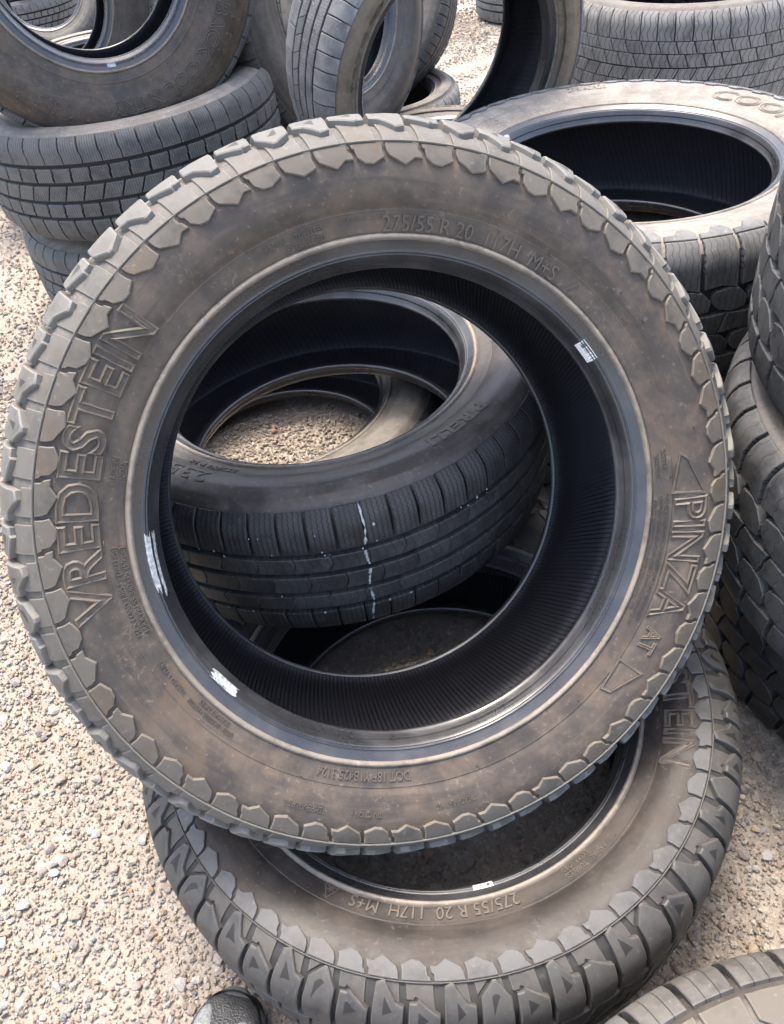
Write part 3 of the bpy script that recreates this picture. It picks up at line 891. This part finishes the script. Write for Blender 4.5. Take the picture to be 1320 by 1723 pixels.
# upright tyre standing in the opening of that stack
P16 = Prof(.217, .412, .145, .095, .105, .010)
az, el = -1.1434, .0786
n16 = Vector((math.cos(el) * math.cos(az), math.cos(el) * math.sin(az), math.sin(el)))
root16 = std_tyre('standing_tyre', 'upright brown truck tyre with raised letters standing on the left stack', G_PILE,
                  Vector((-.7258, 2.0834, .8814)) - n16 * P16.bs, n16, P16, 'T16', rows_light_truck(TREAD_MID, 50), SIDE_BROWN, 0, 140, cam_up)
wrap_text(P16, root16, 'BACK COUNTRY', -38, .318, .042, LETTER, width=.40, hz=P16.hw, bold=.0008, outline=.0012, lift=.0008, name='brand_lettering')
wrap_text(P16, root16, 'QS-3', -98, .326, .024, LETTER, width=.055, hz=P16.hw, name='model_lettering')
for i in range(56):
    ang = i * 360 / 56
    me_k = 'T16mark'
    if me_k not in _shared:
        v, f = [], []
        for ring, hh in ((1.0, 0), (.9, .0016), (.62, .0016), (.55, 0)):
            for a, s in ((-.006, -.008), (.006, -.008), (.003, .008), (-.003, .008)):
                v.append(P16.P(a * ring / P16.R, P16.s_r(.352) + s * ring, hh))
        for k in range(3):
            for j in range(4): f.append((k * 4 + j, k * 4 + (j + 1) % 4, (k + 1) * 4 + (j + 1) % 4, (k + 1) * 4 + j))
        _shared[me_k] = mesh_from('sidewall_mark', v, f, LETTER, np.zeros((len(v), 2)), None, False)
    child('sidewall_mark', _shared[me_k], PARTS[root16.name][0], (0, 0, 0), math.radians(ang))
bead_patch(P16, root16, 'paper_label', -66, -71, P16.bsl[-1] * .14, P16.bsl[-1] * .40, PAINT, P16.hw, 0, 8, 4)

# upright touring tyre in the middle of the background
P12 = Prof(.23, .338, .118, .08, .093, .0075)
az, el = -1.0877, -.1934
n12 = Vector((math.cos(el) * math.cos(az), math.cos(el) * math.sin(az), math.sin(el)))
SIDE_12 = rubber('sidewall_ochre_dust', (.105, .086, .066), (.215, .175, .130), .5, .62, False, stain=(.15, .12, .09))
root12 = std_tyre('touring_tyre', 'upright touring tyre with fine ribs and brown side, standing in the background centre', G_PILE,
                  Vector((.0885, 1.8714, .5992)) - n12 * P12.bs, n12, P12, 'T12', rows_touring(TOUR, TOUR_R), SIDE_12, 0, 140, cam_up)
wrap_text(P12, root12, 'POTENZA', 186, .276, .040, LETTER, width=.20, hz=P12.hw, bold=.0012, extrude=.0012, name='model_lettering')

# lettered tyre flat below the upright touring tyre
P15 = Prof(.215, .335, .115, .075, .088, .008)
root15 = std_tyre('flat_tyre', 'grey tyre lying flat below the upright touring tyre, only its far rim showing', G_PILE, (.05, 2.58, P15.hw), UP, P15, 'T15', rows_highway(TREAD_MID, TREAD_MID, 48), SIDE_GREY)
wrap_text(P15, root15, 'BRIDGESTONE', 80, .288, .03, LETTER, width=.26, hz=P15.hw, bold=.001, name='brand_lettering')

# pair behind: one flat, one leaning on it
P14 = Prof(.22, .335, .120, .078, .09, .008)
root14 = std_tyre('flat_tyre', 'flat grey tyre with another leaning in it, seen through the upright one', G_PILE, (-.17, 3.12, P14.hw), UP, P14, 'T14', rows_light_truck(TREAD_GREY, 48), SIDE_GREY)
P13 = Prof(.205, .335, .11, .07, .085, .008)
az, el = math.radians(-105), .42
n13 = Vector((math.cos(el) * math.cos(az), math.cos(el) * math.sin(az), math.sin(el)))
root13 = std_tyre('leaning_tyre', 'plain grey-brown tyre leaning back inside the flat one behind the upright tyre', G_PILE, (-.16, 3.36, .47), n13, P13, 'T13', rows_highway(TREAD_MID, TREAD_MID, 48), SIDE_GREY, 0, 112, UP)

# tyre at the far right with a fine winter tread, and the pile on it
P9 = Prof(.235, .372, .140, .09, .11, .0085)
root9 = std_tyre('winter_tyre', 'pale grey winter tyre with finely cut blocks, far right at the back', 'tyres at the far right', (.83, 2.66, .43), UP, P9, 'T9', rows_winter(WINT), SIDE_GREY)
root9b = std_tyre('stacked_tyre', 'tyre on the gravel beneath the winter tyre at the far right', 'tyres at the far right', (.86, 2.72, .138), UP, P9, 'T9', rows_winter(WINT), SIDE_GREY, 9)
P9c = Prof(.205, .325, .11, .07, .085, .008)
az, el = math.radians(-80), .75
n9 = Vector((math.cos(el) * math.cos(az), math.cos(el) * math.sin(az), math.sin(el)))
root9c = std_tyre('resting_tyre', 'dark tyre resting tilted on top of the winter tyre', 'tyres at the far right', (.98, 2.98, .70), n9, P9c, 'T9c', rows_trail(TREAD_BLK, 44), SIDE_DARK, 0, 96, UP)

# far stack seen through the upright touring tyre
P11 = Prof(.2, .33, .115, .075, .09, .008)
root11 = std_tyre('far_tyre', 'small distant grey tyre on the gravel, seen past the upright touring tyre', 'far tyres', (.70, 5.05, P11.hw), UP, P11, 'T11', rows_highway(TREAD_GREY, TREAD_GREY, 46), SIDE_GREY)
root11b = std_tyre('far_tyre', 'distant tyre stacked on the small grey tyre at the top edge', 'far tyres', (.73, 5.03, P11.hw * 3), UP, P11, 'T11', rows_highway(TREAD_GREY, TREAD_GREY, 46), SIDE_GREY, 5)

# dark tyre between the left stack and the upright touring tyre, and one behind it
P20 = Prof(.225, .395, .125, .08, .095, .008)
az, el = math.radians(-38), .16
n20 = Vector((math.cos(el) * math.cos(az), math.cos(el) * math.sin(az), math.sin(el)))
root20 = std_tyre('standing_tyre', 'dark tyre with white bead label between the left stack and the ribbed tyre', G_PILE, (-.28, 2.62, .62), n20, P20, 'T20', rows_highway(TREAD_MID, TREAD_MID, 46), SIDE_DARK, 0, 112, UP)
bead_patch(P20, root20, 'paper_label', 214, 226, P20.bsl[-1] * .2, P20.bsl[-1] * .6, PAINT, P20.hw, 0, 8, 4)
az, el = math.radians(-95), .55
n21 = Vector((math.cos(el) * math.cos(az), math.cos(el) * math.sin(az), math.sin(el)))
root21 = std_tyre('leaning_tyre', 'shadowy tyre at the top edge, seen through the dark labelled tyre', G_PILE, (-.62, 4.1, .45), n21, P13, 'T13', rows_highway(TREAD_MID, TREAD_MID, 48), SIDE_DARK, 30, 112, UP)

# tyres seen through the opening of the upright truck tyre at the upper left
PU = Prof(.225, .395, .125, .08, .095, .008)
az, el = math.radians(-62), .05
nU = Vector((math.cos(el) * math.cos(az), math.cos(el) * math.sin(az), math.sin(el)))
rootU1 = std_tyre('standing_tyre', 'tyre with dark inside standing upright behind the truck tyre at the upper left', G_PILE, (-1.28, 3.05, .66), nU, PU, 'T20', rows_highway(TREAD_MID, TREAD_MID, 46), SIDE_DARK, 0, 112, UP)
az, el = math.radians(-75), .5
nU2 = Vector((math.cos(el) * math.cos(az), math.cos(el) * math.sin(az), math.sin(el)))
rootU2 = std_tyre('tilted_tyre', 'grey tyre lying tilted in the far upper left corner', G_PILE, (-2.06, 5.1, .36), nU2, P13, 'T13', rows_highway(TREAD_MID, TREAD_MID, 48), SIDE_GREY, 60, 112, UP)
rootU3 = std_tyre('flat_tyre', 'tan dusty tyre lying flat behind the left stack, its tread edge showing', G_PILE, (-1.62, 4.35, P14.hw), UP, P14, 'T14', rows_light_truck(TREAD_GREY, 48), SIDE_TAN, 20)
rootU4 = std_tyre('flat_tyre', 'flat tyre supporting the dark-inside tyre at the upper left', G_PILE, (-1.30, 3.05, P14.hw), UP, P14, 'T14', rows_light_truck(TREAD_GREY, 48), SIDE_TAN, 50)

for k, (x_, y_, lvl, rl) in enumerate(((-2.55, 5.95, 0, 0), (-2.5, 6.0, 1, 25), (-1.35, 5.6, 0, 10), (-1.4, 5.6, 1, 40))):
    std_tyre('far_tyre', ('tan tyre on the ground in the far corner behind the tilted tyre', 'tan tyre on top of another in the far upper left corner',
             'lower tyre of the far pair above the left stack', 'upper tyre of the far pair above the left stack')[k], 'far tyres', (x_, y_, P14.hw * (1 + 2 * lvl)), UP, P14, 'T14', rows_light_truck(TREAD_GREY, 48), SIDE_TAN if k < 2 else SIDE_GREY, rl)

# stack at the right edge
P7 = Prof(.252, .405, .128, .085, .108, .0105)
STK = 'trail tyres stacked at the right edge'
r7 = rows_trail(TRAIL_BLK, 46, None, 1.14)
root7 = std_tyre('trail_tyre', 'clean black trail tyre on the gravel, lowest at the right edge', STK, (.805, .785, P7.hw), UP, P7, 'T7', r7, SIDE_DARK, 2)
P6 = Prof(.252, .405, .128, .085, .108, .0105)
r6 = rows_trail(TRAIL_GREY, 46, None, 1.14)
root6 = std_tyre('trail_tyre', 'dusty grey trail tyre in the middle of the stack at the right edge', STK, (.765, .70, P7.hw * 3 + .002), UP, P6, 'T6', r6, SIDE_DARK, 5)
root6a = std_tyre('trail_tyre', 'scuffed pale trail tyre topping the stack at the right edge', STK, (.790, .745, P7.hw * 5 + .004), UP, P6, 'T6', r6, SIDE_DARK, 1)

# tyre in the lower right corner
P5 = Prof(.252, .4035, .128, .083, .098, .010)
TR5 = rubber('corner_tread', (0.0595, 0.05644, 0.0528), (0.133, 0.1258, 0.1162), .6, .6, True, sipe=(.016, .0, 1.0, .0006))
root5 = std_tyre('corner_tyre', 'grey all-terrain tyre cut off by the lower right corner', 'used tyres piled in the yard', (.325, -.182, .255 - P5.bs), UP, P5, 'T5', rows_trail(TR5, 48) + [dict(s0=1.37, s1=1.68, n=48, gap=.006, mat=TREAD_LUG, name='shoulder_lug', opt=dict(h=.004, S1=[(0, -.008), (.5, .002), (1, -.010)], na=3, ntt=3))], SIDE_DARK, 3)

# ------------------------------------------------------------------ ground and gravel
def ground_material():
    nt = NT('gravel_ground')
    tc = nt.node('ShaderNodeTexCoord')
    v = tc.outputs['Object']
    n1 = nt.noise(v, 2.2, 4, .6)
    n2 = nt.noise(v, 320.0, 4, .65)
    n3 = nt.noise(v, 60.0, 4, .6)
    vo = nt.node('ShaderNodeTexVoronoi'); vo.inputs['Scale'].default_value = 150.0
    nt.ln(v, vo.inputs['Vector'])
    vc = nt.node('ShaderNodeTexVoronoi'); vc.inputs['Scale'].default_value = 150.0
    nt.ln(v, vc.inputs['Vector'])
    col = nt.mix(nt.ramp(n1, .35, .65), (.275, .242, .203), (.335, .298, .254))
    hs = nt.node('ShaderNodeSeparateColor'); nt.ln(vc.outputs['Color'], hs.inputs[0])
    col = nt.mix(nt.ramp(hs.outputs[0], .55, .95, 0, .7), col, (.46, .41, .35))
    col = nt.mix(nt.ramp(hs.outputs[1], .7, 1.0, 0, .6), col, (.30, .265, .23))
    col = nt.mix(nt.ramp(n2, .35, .65, .35, 0), col, (.24, .19, .14))
    nt.ln(col, nt.b.inputs['Base Color'])
    nt.b.inputs['Roughness'].default_value = .92
    nt.b.inputs['Specular IOR Level'].default_value = .15
    bn = nt.bump(vo.outputs['Distance'], -.6, .006)
    bn = nt.bump(n2, .7, .004, bn)
    bn = nt.bump(n3, .5, .01, bn)
    nt.ln(bn, nt.b.inputs['Normal'])
    return nt.m

def stone_material():
    nt = NT('stone_mixed')
    at = nt.node('ShaderNodeAttribute', attribute_type='INSTANCER', attribute_name='tint')
    tc = nt.node('ShaderNodeTexCoord')
    n = nt.noise(tc.outputs['Object'], 3.0, 5, .65)
    n2 = nt.noise(tc.outputs['Object'], 11.0, 4, .65)
    mx = nt.node('ShaderNodeMix', data_type='RGBA', blend_type='MULTIPLY')
    mx.inputs[0].default_value = 1.0
    nt.ln(at.outputs['Color'], mx.inputs[6])
    cr = nt.mix(nt.ramp(n, .3, .7), (.80, .79, .77), (1.1, 1.09, 1.07))
    nt.ln(cr, mx.inputs[7])
    col = nt.mix(nt.ramp(n2, .55, .75, 0, .35), mx.outputs[2], (.40, .345, .28))
    nt.ln(col, nt.b.inputs['Base Color'])
    nt.b.inputs['Roughness'].default_value = .85
    nt.b.inputs['Specular IOR Level'].default_value = .2
    nt.ln(nt.bump(n2, .35, .1), nt.b.inputs['Normal'])
    return nt.m

TINTS = np.array([(.50, .43, .36), (.55, .49, .43), (.45, .38, .31), (.54, .41, .34), (.60, .57, .53), (.38, .36, .34), (.30, .29, .29),
                  (.62, .52, .38), (.47, .42, .39), (.66, .63, .59), (.50, .34, .22), (.33, .36, .38), (.58, .46, .40)])
TW = np.array([16, 17, 12, 6, 11, 6, 2, 5, 12, 4, 1.4, 2.0, 5.6]); TW = TW / TW.sum()

def stone_mesh(seed, sub, mat, rough=.22):
    rg = np.random.default_rng(seed)
    bm = bmesh.new()
    bmesh.ops.create_icosphere(bm, subdivisions=sub, radius=1.0)
    co = np.array([q.co[:] for q in bm.verts])
    # chop with random planes for angular facets
    for _ in range(12):
        d = rg.normal(size=3); d /= np.linalg.norm(d)
        lim = rg.uniform(.50, .82)
        over = np.maximum(co @ d - lim, 0)
        co -= over[:, None] * d * .9
    co *= 1 + rg.normal(size=(len(co), 1)) * .03
    co *= np.array([1.0, rg.uniform(.68, .95), rg.uniform(.5, .72)])
    for q, c in zip(bm.verts, co): q.co = c
    me = bpy.data.meshes.new('stone')
    bm.to_mesh(me); bm.free()
    me.materials.append(mat)
    me.polygons.foreach_set('use_smooth', np.ones(len(me.polygons), dtype=bool))
    me.set_sharp_from_angle(angle=math.radians(24))
    return me

GMAT = ground_material()
SMAT = stone_material()

def relief(x, y):
    return (.006 * np.sin(x * 3.1 + 1.2) * np.cos(y * 2.3 + .4) + .004 * np.sin(x * 8.7 + y * 5.1) + .0025 * np.sin(x * 17 - y * 23 + 2)) - .006

def build_ground():
    # fine grid near, coarse to the horizon: one sheet
    def axis(lo, hi, fine_lo, fine_hi, step):
        fine = list(np.arange(fine_lo, fine_hi + 1e-6, step))
        out = []
        x, d = fine_lo, step
        while x > lo: d *= 1.5; x -= d; out.append(x)
        a = out[::-1] + fine
        x, d = fine_hi, step
        while x < hi: d *= 1.5; x += d; a.append(x)
        return np.array(a)
    xs = axis(-120, 120, -1.4, 1.2, .02)
    ys = axis(-60, 200, -.4, 2.2, .02)
    X, Y = np.meshgrid(xs, ys, indexing='ij')
    near = np.clip(1.6 - np.hypot(X, Y - 1.5) / 6, 0, 1)
    Z = relief(X, Y) * near - .002
    v = np.stack([X, Y, Z], -1).reshape(-1, 3)
    nx, ny = len(xs), len(ys)
    i, j = np.meshgrid(np.arange(nx - 1), np.arange(ny - 1), indexing='ij')
    a = (i * ny + j).ravel(); b = ((i + 1) * ny + j).ravel()
    f = np.stack([a, b, b + 1, a + 1], 1)
    me = bpy.data.meshes.new('ground')
    me.from_pydata(v.tolist(), [], f.tolist())
    me.materials.append(GMAT)
    me.polygons.foreach_set('use_smooth', np.ones(len(me.polygons), dtype=bool))
    o = link(bpy.data.objects.new('ground', me))
    tag(o, 'pale sandy gravel ground strewn with mixed pebbles', 'ground', None, 'structure')
    return o
GROUND = build_ground()

# tyres lying on the ground: stones keep clear of their contact rings
FLAT = [(-.0378, .5588, .25, .40), (-.345, 1.27, .23, .355), (.40, 1.50, .26, .41), (-.79, 2.28, .26, .41), (.05, 2.58, .22, .33), (-.17, 3.12, .22, .33),
        (.86, 2.72, .24, .37), (.805, .785, .26, .40), (.325, -.182, .26, .40)]
def in_view(P, margin=.18):
    c = (P - np.array([0, 0, CAM_H])) @ M
    u = F_PX * c[:, 0] / c[:, 2]; v = F_PX * c[:, 1] / c[:, 2]
    return (c[:, 2] > .1) & (np.abs(u) < 660 * (1 + margin)) & (np.abs(v) < 862 * (1 + margin))
def clear(x, y, r):
    k = np.ones(len(x), dtype=bool)
    for cx, cy, r0, r1 in FLAT:
        d = np.hypot(x - cx, y - cy)
        k &= ~((d > r0 + .035 - r) & (d < r1 - .02 + r))
    return k
def patch_noise(x, y):
    return .5 + .25 * np.sin(x * 5.3 + 1.3 * np.sin(y * 3.9)) + .25 * np.sin(y * 6.1 + 1.7 * np.sin(x * 4.1) + 1.0)

def sample(n, y0, y1, smin, smax, power, seed, patchy=0.0):
    rg = np.random.default_rng(seed)
    y = rg.uniform(y0, y1, n)
    half = .25 + (y + .6) * .72
    x = rg.uniform(-1, 1, n) * half
    # even out density over the widening wedge
    keep = rg.random(n) < half / half.max()
    x, y = x[keep], y[keep]
    s = smin + (smax - smin) * rg.random(len(x)) ** power
    P = np.stack([x, y, np.zeros(len(x))], 1)
    k = in_view(P) & clear(x, y, s)
    if patchy > 0: k &= rg.random(len(x)) > patchy * (1 - np.clip(patch_noise(x, y) * 1.3, 0, 1))
    x, y, s = x[k], y[k], s[k]
    return x, y, s

layers = [sample(170000, -.15, 1.75, .0014, .0036, 1.5, 1, .15),
          sample(115000, -.15, 1.75, .0026, .0074, 2.5, 2, .6),
          sample(9000, -.15, 1.75, .0060, .0125, 2.6, 3, .45),
          sample(220000, 1.6, 5.2, .0032, .0095, 2.6, 4, .3),
          sample(70000, 4.6, 9.0, .006, .016, 2.0, 5, .2)]
X = np.concatenate([l[0] for l in layers]); Y = np.concatenate([l[1] for l in layers]); S = np.concatenate([l[2] for l in layers])
cam_d2 = np.sqrt(X ** 2 + Y ** 2 + CAM_H ** 2)
big = np.argsort(-(S / cam_d2))[:300]
TI = RNG.choice(len(TINTS), size=len(X), p=TW)
TINT = TINTS[TI] * np.array([.66, .655, .645]) * RNG.uniform(.82, 1.16, (len(X), 1))
small = np.ones(len(X), dtype=bool); small[big] = False

def stone_set(name, sel, meshes):
    idx = np.nonzero(sel)[0]
    n = len(idx)
    me = bpy.data.meshes.new(name)
    z = relief(X[idx], Y[idx]) + S[idx] * RNG.uniform(.08, .48, n)
    co = np.stack([X[idx], Y[idx], z], 1).astype(np.float32)
    me.vertices.add(n)
    me.vertices.foreach_set('co', co.ravel())
    def attr(nm, typ, data, fld):
        a = me.attributes.new(nm, typ, 'POINT'); a.data.foreach_set(fld, np.ascontiguousarray(data).ravel())
    attr('size', 'FLOAT', S[idx].astype(np.float32), 'value')
    attr('tint', 'FLOAT_COLOR', np.concatenate([TINT[idx], np.ones((n, 1))], 1).astype(np.float32), 'color')
    rot = np.stack([RNG.normal(0, .35, n), RNG.normal(0, .35, n), RNG.uniform(0, 2 * PI, n)], 1)
    attr('rot', 'FLOAT_VECTOR', rot.astype(np.float32), 'vector')
    attr('pick', 'INT', RNG.integers(0, len(meshes), n).astype(np.int32), 'value')
    o = link(bpy.data.objects.new(name, me))
    coll = bpy.data.collections.new(name + '_shapes')
    for k, m_ in enumerate(meshes):
        so = bpy.data.objects.new('pebble_shape', m_)
        coll.objects.link(so)
    ng = bpy.data.node_groups.new(name, 'GeometryNodeTree')
    ng.interface.new_socket('Geometry', in_out='INPUT', socket_type='NodeSocketGeometry')
    ng.interface.new_socket('Geometry', in_out='OUTPUT', socket_type='NodeSocketGeometry')
    N = ng.nodes; L = ng.links
    gi, go = N.new('NodeGroupInput'), N.new('NodeGroupOutput')
    ci = N.new('GeometryNodeCollectionInfo'); ci.inputs[0].default_value = coll
    ci.inputs['Separate Children'].default_value = True
    ci.inputs['Reset Children'].default_value = True
    ip = N.new('GeometryNodeInstanceOnPoints'); ip.inputs['Pick Instance'].default_value = True
    def na(nm, typ):
        q = N.new('GeometryNodeInputNamedAttribute'); q.data_type = typ; q.inputs[0].default_value = nm
        return [s for s in q.outputs if s.enabled][0]
    L.new(gi.outputs[0], ip.inputs['Points'])
    L.new(ci.outputs[0], ip.inputs['Instance'])
    L.new(na('pick', 'INT'), ip.inputs['Instance Index'])
    L.new(na('rot', 'FLOAT_VECTOR'), ip.inputs['Rotation'])
    L.new(na('size', 'FLOAT'), ip.inputs['Scale'])
    L.new(ip.outputs[0], go.inputs[0])
    md = o.modifiers.new('stones', 'NODES'); md.node_group = ng
    return o

small_shapes = [stone_mesh(k, 1, SMAT) for k in range(8)]
gr = stone_set('gravel', small, small_shapes)
tag(gr, 'loose fine gravel of tan, grey and pinkish pebbles', 'gravel', None, 'stuff')

big_mats = {}
def big_mat(k):
    if k not in big_mats:
        c = tuple(TINTS[k] * np.array([.60, .595, .60]))
        nt = NT('stone_tone')
        v = obj_vec(nt, True)
        n = nt.noise(v, 90.0, 5, .65); n2 = nt.noise(v, 300.0, 4, .65)
        col = nt.mix(nt.ramp(n, .3, .7), tuple(q * .78 for q in c), tuple(min(1, q * 1.12) for q in c))
        col = nt.mix(nt.ramp(n2, .55, .75, 0, .35), col, (.38, .33, .27))
        nt.ln(col, nt.b.inputs['Base Color'])
        nt.b.inputs['Roughness'].default_value = .85
        nt.b.inputs['Specular IOR Level'].default_value = .2
        nt.ln(nt.bump(n2, .4, .002), nt.b.inputs['Normal'])
        big_mats[k] = nt.m
    return big_mats[k]
big_shapes = {}
for q in big:
    k = (int(TI[q]), int(RNG.integers(0, 3)))
    if k not in big_shapes: big_shapes[k] = stone_mesh(100 + k[0] * 3 + k[1], 2, big_mat(k[0]))
    o = child('stone', big_shapes[k], GROUND, (X[q], Y[q], float(relief(X[q], Y[q])) + S[q] * .3), 0)
    o.rotation_euler = (RNG.normal(0, .25), RNG.normal(0, .25), RNG.uniform(0, 2 * PI))
    o.scale = (S[q],) * 3

# ------------------------------------------------------------------ shoe of the photographer at the lower edge
def build_shoe():
    root = link(bpy.data.objects.new('shoe', None))
    toe = Vector((-.306, .244, 0)); heel_dir = Vector((-.20, -.98, 0)).normalized()
    tag(root, 'toe of a dusty black and grey running shoe at the bottom edge', 'shoe')
    root.location = toe
    root.rotation_euler = (0, 0, math.atan2(heel_dir.y, heel_dir.x) + PI / 2)   # local -y runs to the heel
    # stations along the shoe from toe (y=0) to heel (y=-.29): half width, top height, flatness
    ST = [(0.0, .006, .020, .02), (-.006, .024, .034, .016), (-.018, .036, .046, .011), (-.040, .046, .056, .008), (-.075, .051, .064, .006), (-.115, .050, .078, .006), (-.16, .043, .098, .008), (-.21, .038, .100, .010), (-.25, .037, .098, .012), (-.28, .031, .094, .016), (-.29, .012, .085, .022)]
    nseg = 24
    def ring(y, w, top, bot, cxo=0.0):
        out = []
        for k in range(nseg):
            a = 2 * PI * k / nseg
            ca, sa = math.cos(a), math.sin(a)
            x = w * math.copysign(abs(ca) ** .75, ca)
            zc = .5 * (top + bot + .014); hz = .5 * (top - bot - .014)
            z = zc + hz * math.copysign(abs(sa) ** .8, sa)
            out.append((x + cxo, y, z))
        return out
    v, f = [], []
    for (y, w, t, b) in ST: v += ring(y, w, t, b, .006 * math.sin(-y * 12))
    nS = len(ST)
    for i in range(nS - 1):
        for k in range(nseg):
            f.append((i * nseg + k, i * nseg + (k + 1) % nseg, (i + 1) * nseg + (k + 1) % nseg, (i + 1) * nseg + k))
    f.append(tuple(range(nseg))[::-1]); f.append(tuple((nS - 1) * nseg + k for k in range(nseg)))
    nt = NT('shoe_mesh_cloth')
    tc = nt.node('ShaderNodeTexCoord')
    ck = nt.node('ShaderNodeTexVoronoi'); ck.inputs['Scale'].default_value = 420.0
    nt.ln(tc.outputs['Object'], ck.inputs['Vector'])
    n = nt.noise(tc.outputs['Object'], 45.0, 4, .6)
    col = nt.mix(nt.ramp(n, .35, .7), (.010, .011, .013), (.048, .048, .050))
    col = nt.mix(nt.ramp(ck.outputs['Distance'], .25, .6, 0, .25), col, (.10, .10, .10))
    nt.b.inputs['Specular IOR Level'].default_value = .5
    nt.ln(col, nt.b.inputs['Base Color']); nt.b.inputs['Roughness'].default_value = .5
    nt.ln(nt.bump(ck.outputs['Distance'], .6, .0015), nt.b.inputs['Normal'])
    up_me = mesh_from('upper', v, f, nt.m, None, None, True)
    up = child('upper', up_me, root)
    ss = up.modifiers.new('smooth', 'SUBSURF'); ss.levels = 1; ss.render_levels = 2
    # sole
    v, f = [], []
    SOLE = plain('shoe_sole_rubber', (.05, .052, .055), .6, .4, 120)
    for (y, w, t, b) in ST:
        for k in range(nseg):
            a = 2 * PI * k / nseg
            x = (w + .004) * math.copysign(abs(math.cos(a)) ** .6, math.cos(a)) + .006 * math.sin(-y * 12)
            z = .013 + b * .4 + .013 * math.copysign(abs(math.sin(a)) ** .35, math.sin(a))
            v.append((x, y + (.004 if y == 0 else 0), z))
    for i in range(nS - 1):
        for k in range(nseg):
            f.append((i * nseg + k, i * nseg + (k + 1) % nseg, (i + 1) * nseg + (k + 1) % nseg, (i + 1) * nseg + k))
    f.append(tuple(range(nseg))[::-1]); f.append(tuple((nS - 1) * nseg + k for k in range(nseg)))
    so = child('sole', mesh_from('sole', v, f, SOLE, None, None, True, 50), root)
    # overlay panels on the toe box: raised grey ovals
    PANEL = plain('shoe_panel_grey', (.20, .215, .22), .7, .4, 380)
    SOLE_D = plain('shoe_bumper_black', (.022, .023, .025), .5, .7, 150)
    def top_z(x, y):
        ys = [s[0] for s in ST][::-1]
        w = np.interp(y, ys, [s[1] for s in ST][::-1]); t = np.interp(y, ys, [s[2] for s in ST][::-1]); b = np.interp(y, ys, [s[3] for s in ST][::-1])
        c = min(.999, abs((x - .006 * math.sin(-y * 12)) / w)) ** (1 / .75)
        sa = math.sqrt(max(0, 1 - c * c)) ** .8
        return .5 * (t + b + .014) + .5 * (t - b - .014) * sa
    for (cx, cy, rx, ry, rot) in ((-.024, -.052, .012, .030, .10), (.020, -.062, .013, .030, -.28), (-.006, -.098, .012, .024, 0.0)):
        v, f = [], []
        rings = [(1.0, .0), (.93, .0016), (.6, .0018), (.25, .0018)]
        m = 20
        for rr, hh in rings:
            for k in range(m):
                a = 2 * PI * k / m
                x0, y0 = rx * rr * math.cos(a), ry * rr * math.sin(a)
                x = cx + x0 * math.cos(rot) - y0 * math.sin(rot); y = cy + x0 * math.sin(rot) + y0 * math.cos(rot)
                v.append((x, y, top_z(x, y) + hh - .0006))
        for i in range(3):
            for k in range(m): f.append((i * m + k, i * m + (k + 1) % m, (i + 1) * m + (k + 1) % m, (i + 1) * m + k))
        f.append(tuple(3 * m + k for k in range(m)))
        child('overlay_panel', mesh_from('overlay_panel', v, f, PANEL, None, None, True), root)
    # toe bumper
    v, f = [], []
    m = 18
    for k in range(m + 1):
        a = PI * k / m
        x = .039 * math.cos(a); y = -.034 + .036 * math.sin(a) ** .8
        for dz, ins in ((.012, -.002), (.030, .0005), (.038, .004)):
            v.append((x * (1 - ins * 12), y - ins, dz))
    for k in range(m):
        for j in range(2): f.append((k * 3 + j, (k + 1) * 3 + j, (k + 1) * 3 + j + 1, k * 3 + j + 1))
    child('toe_bumper', mesh_from('toe_bumper', v, f, SOLE_D, None, None, True), root)
build_shoe()
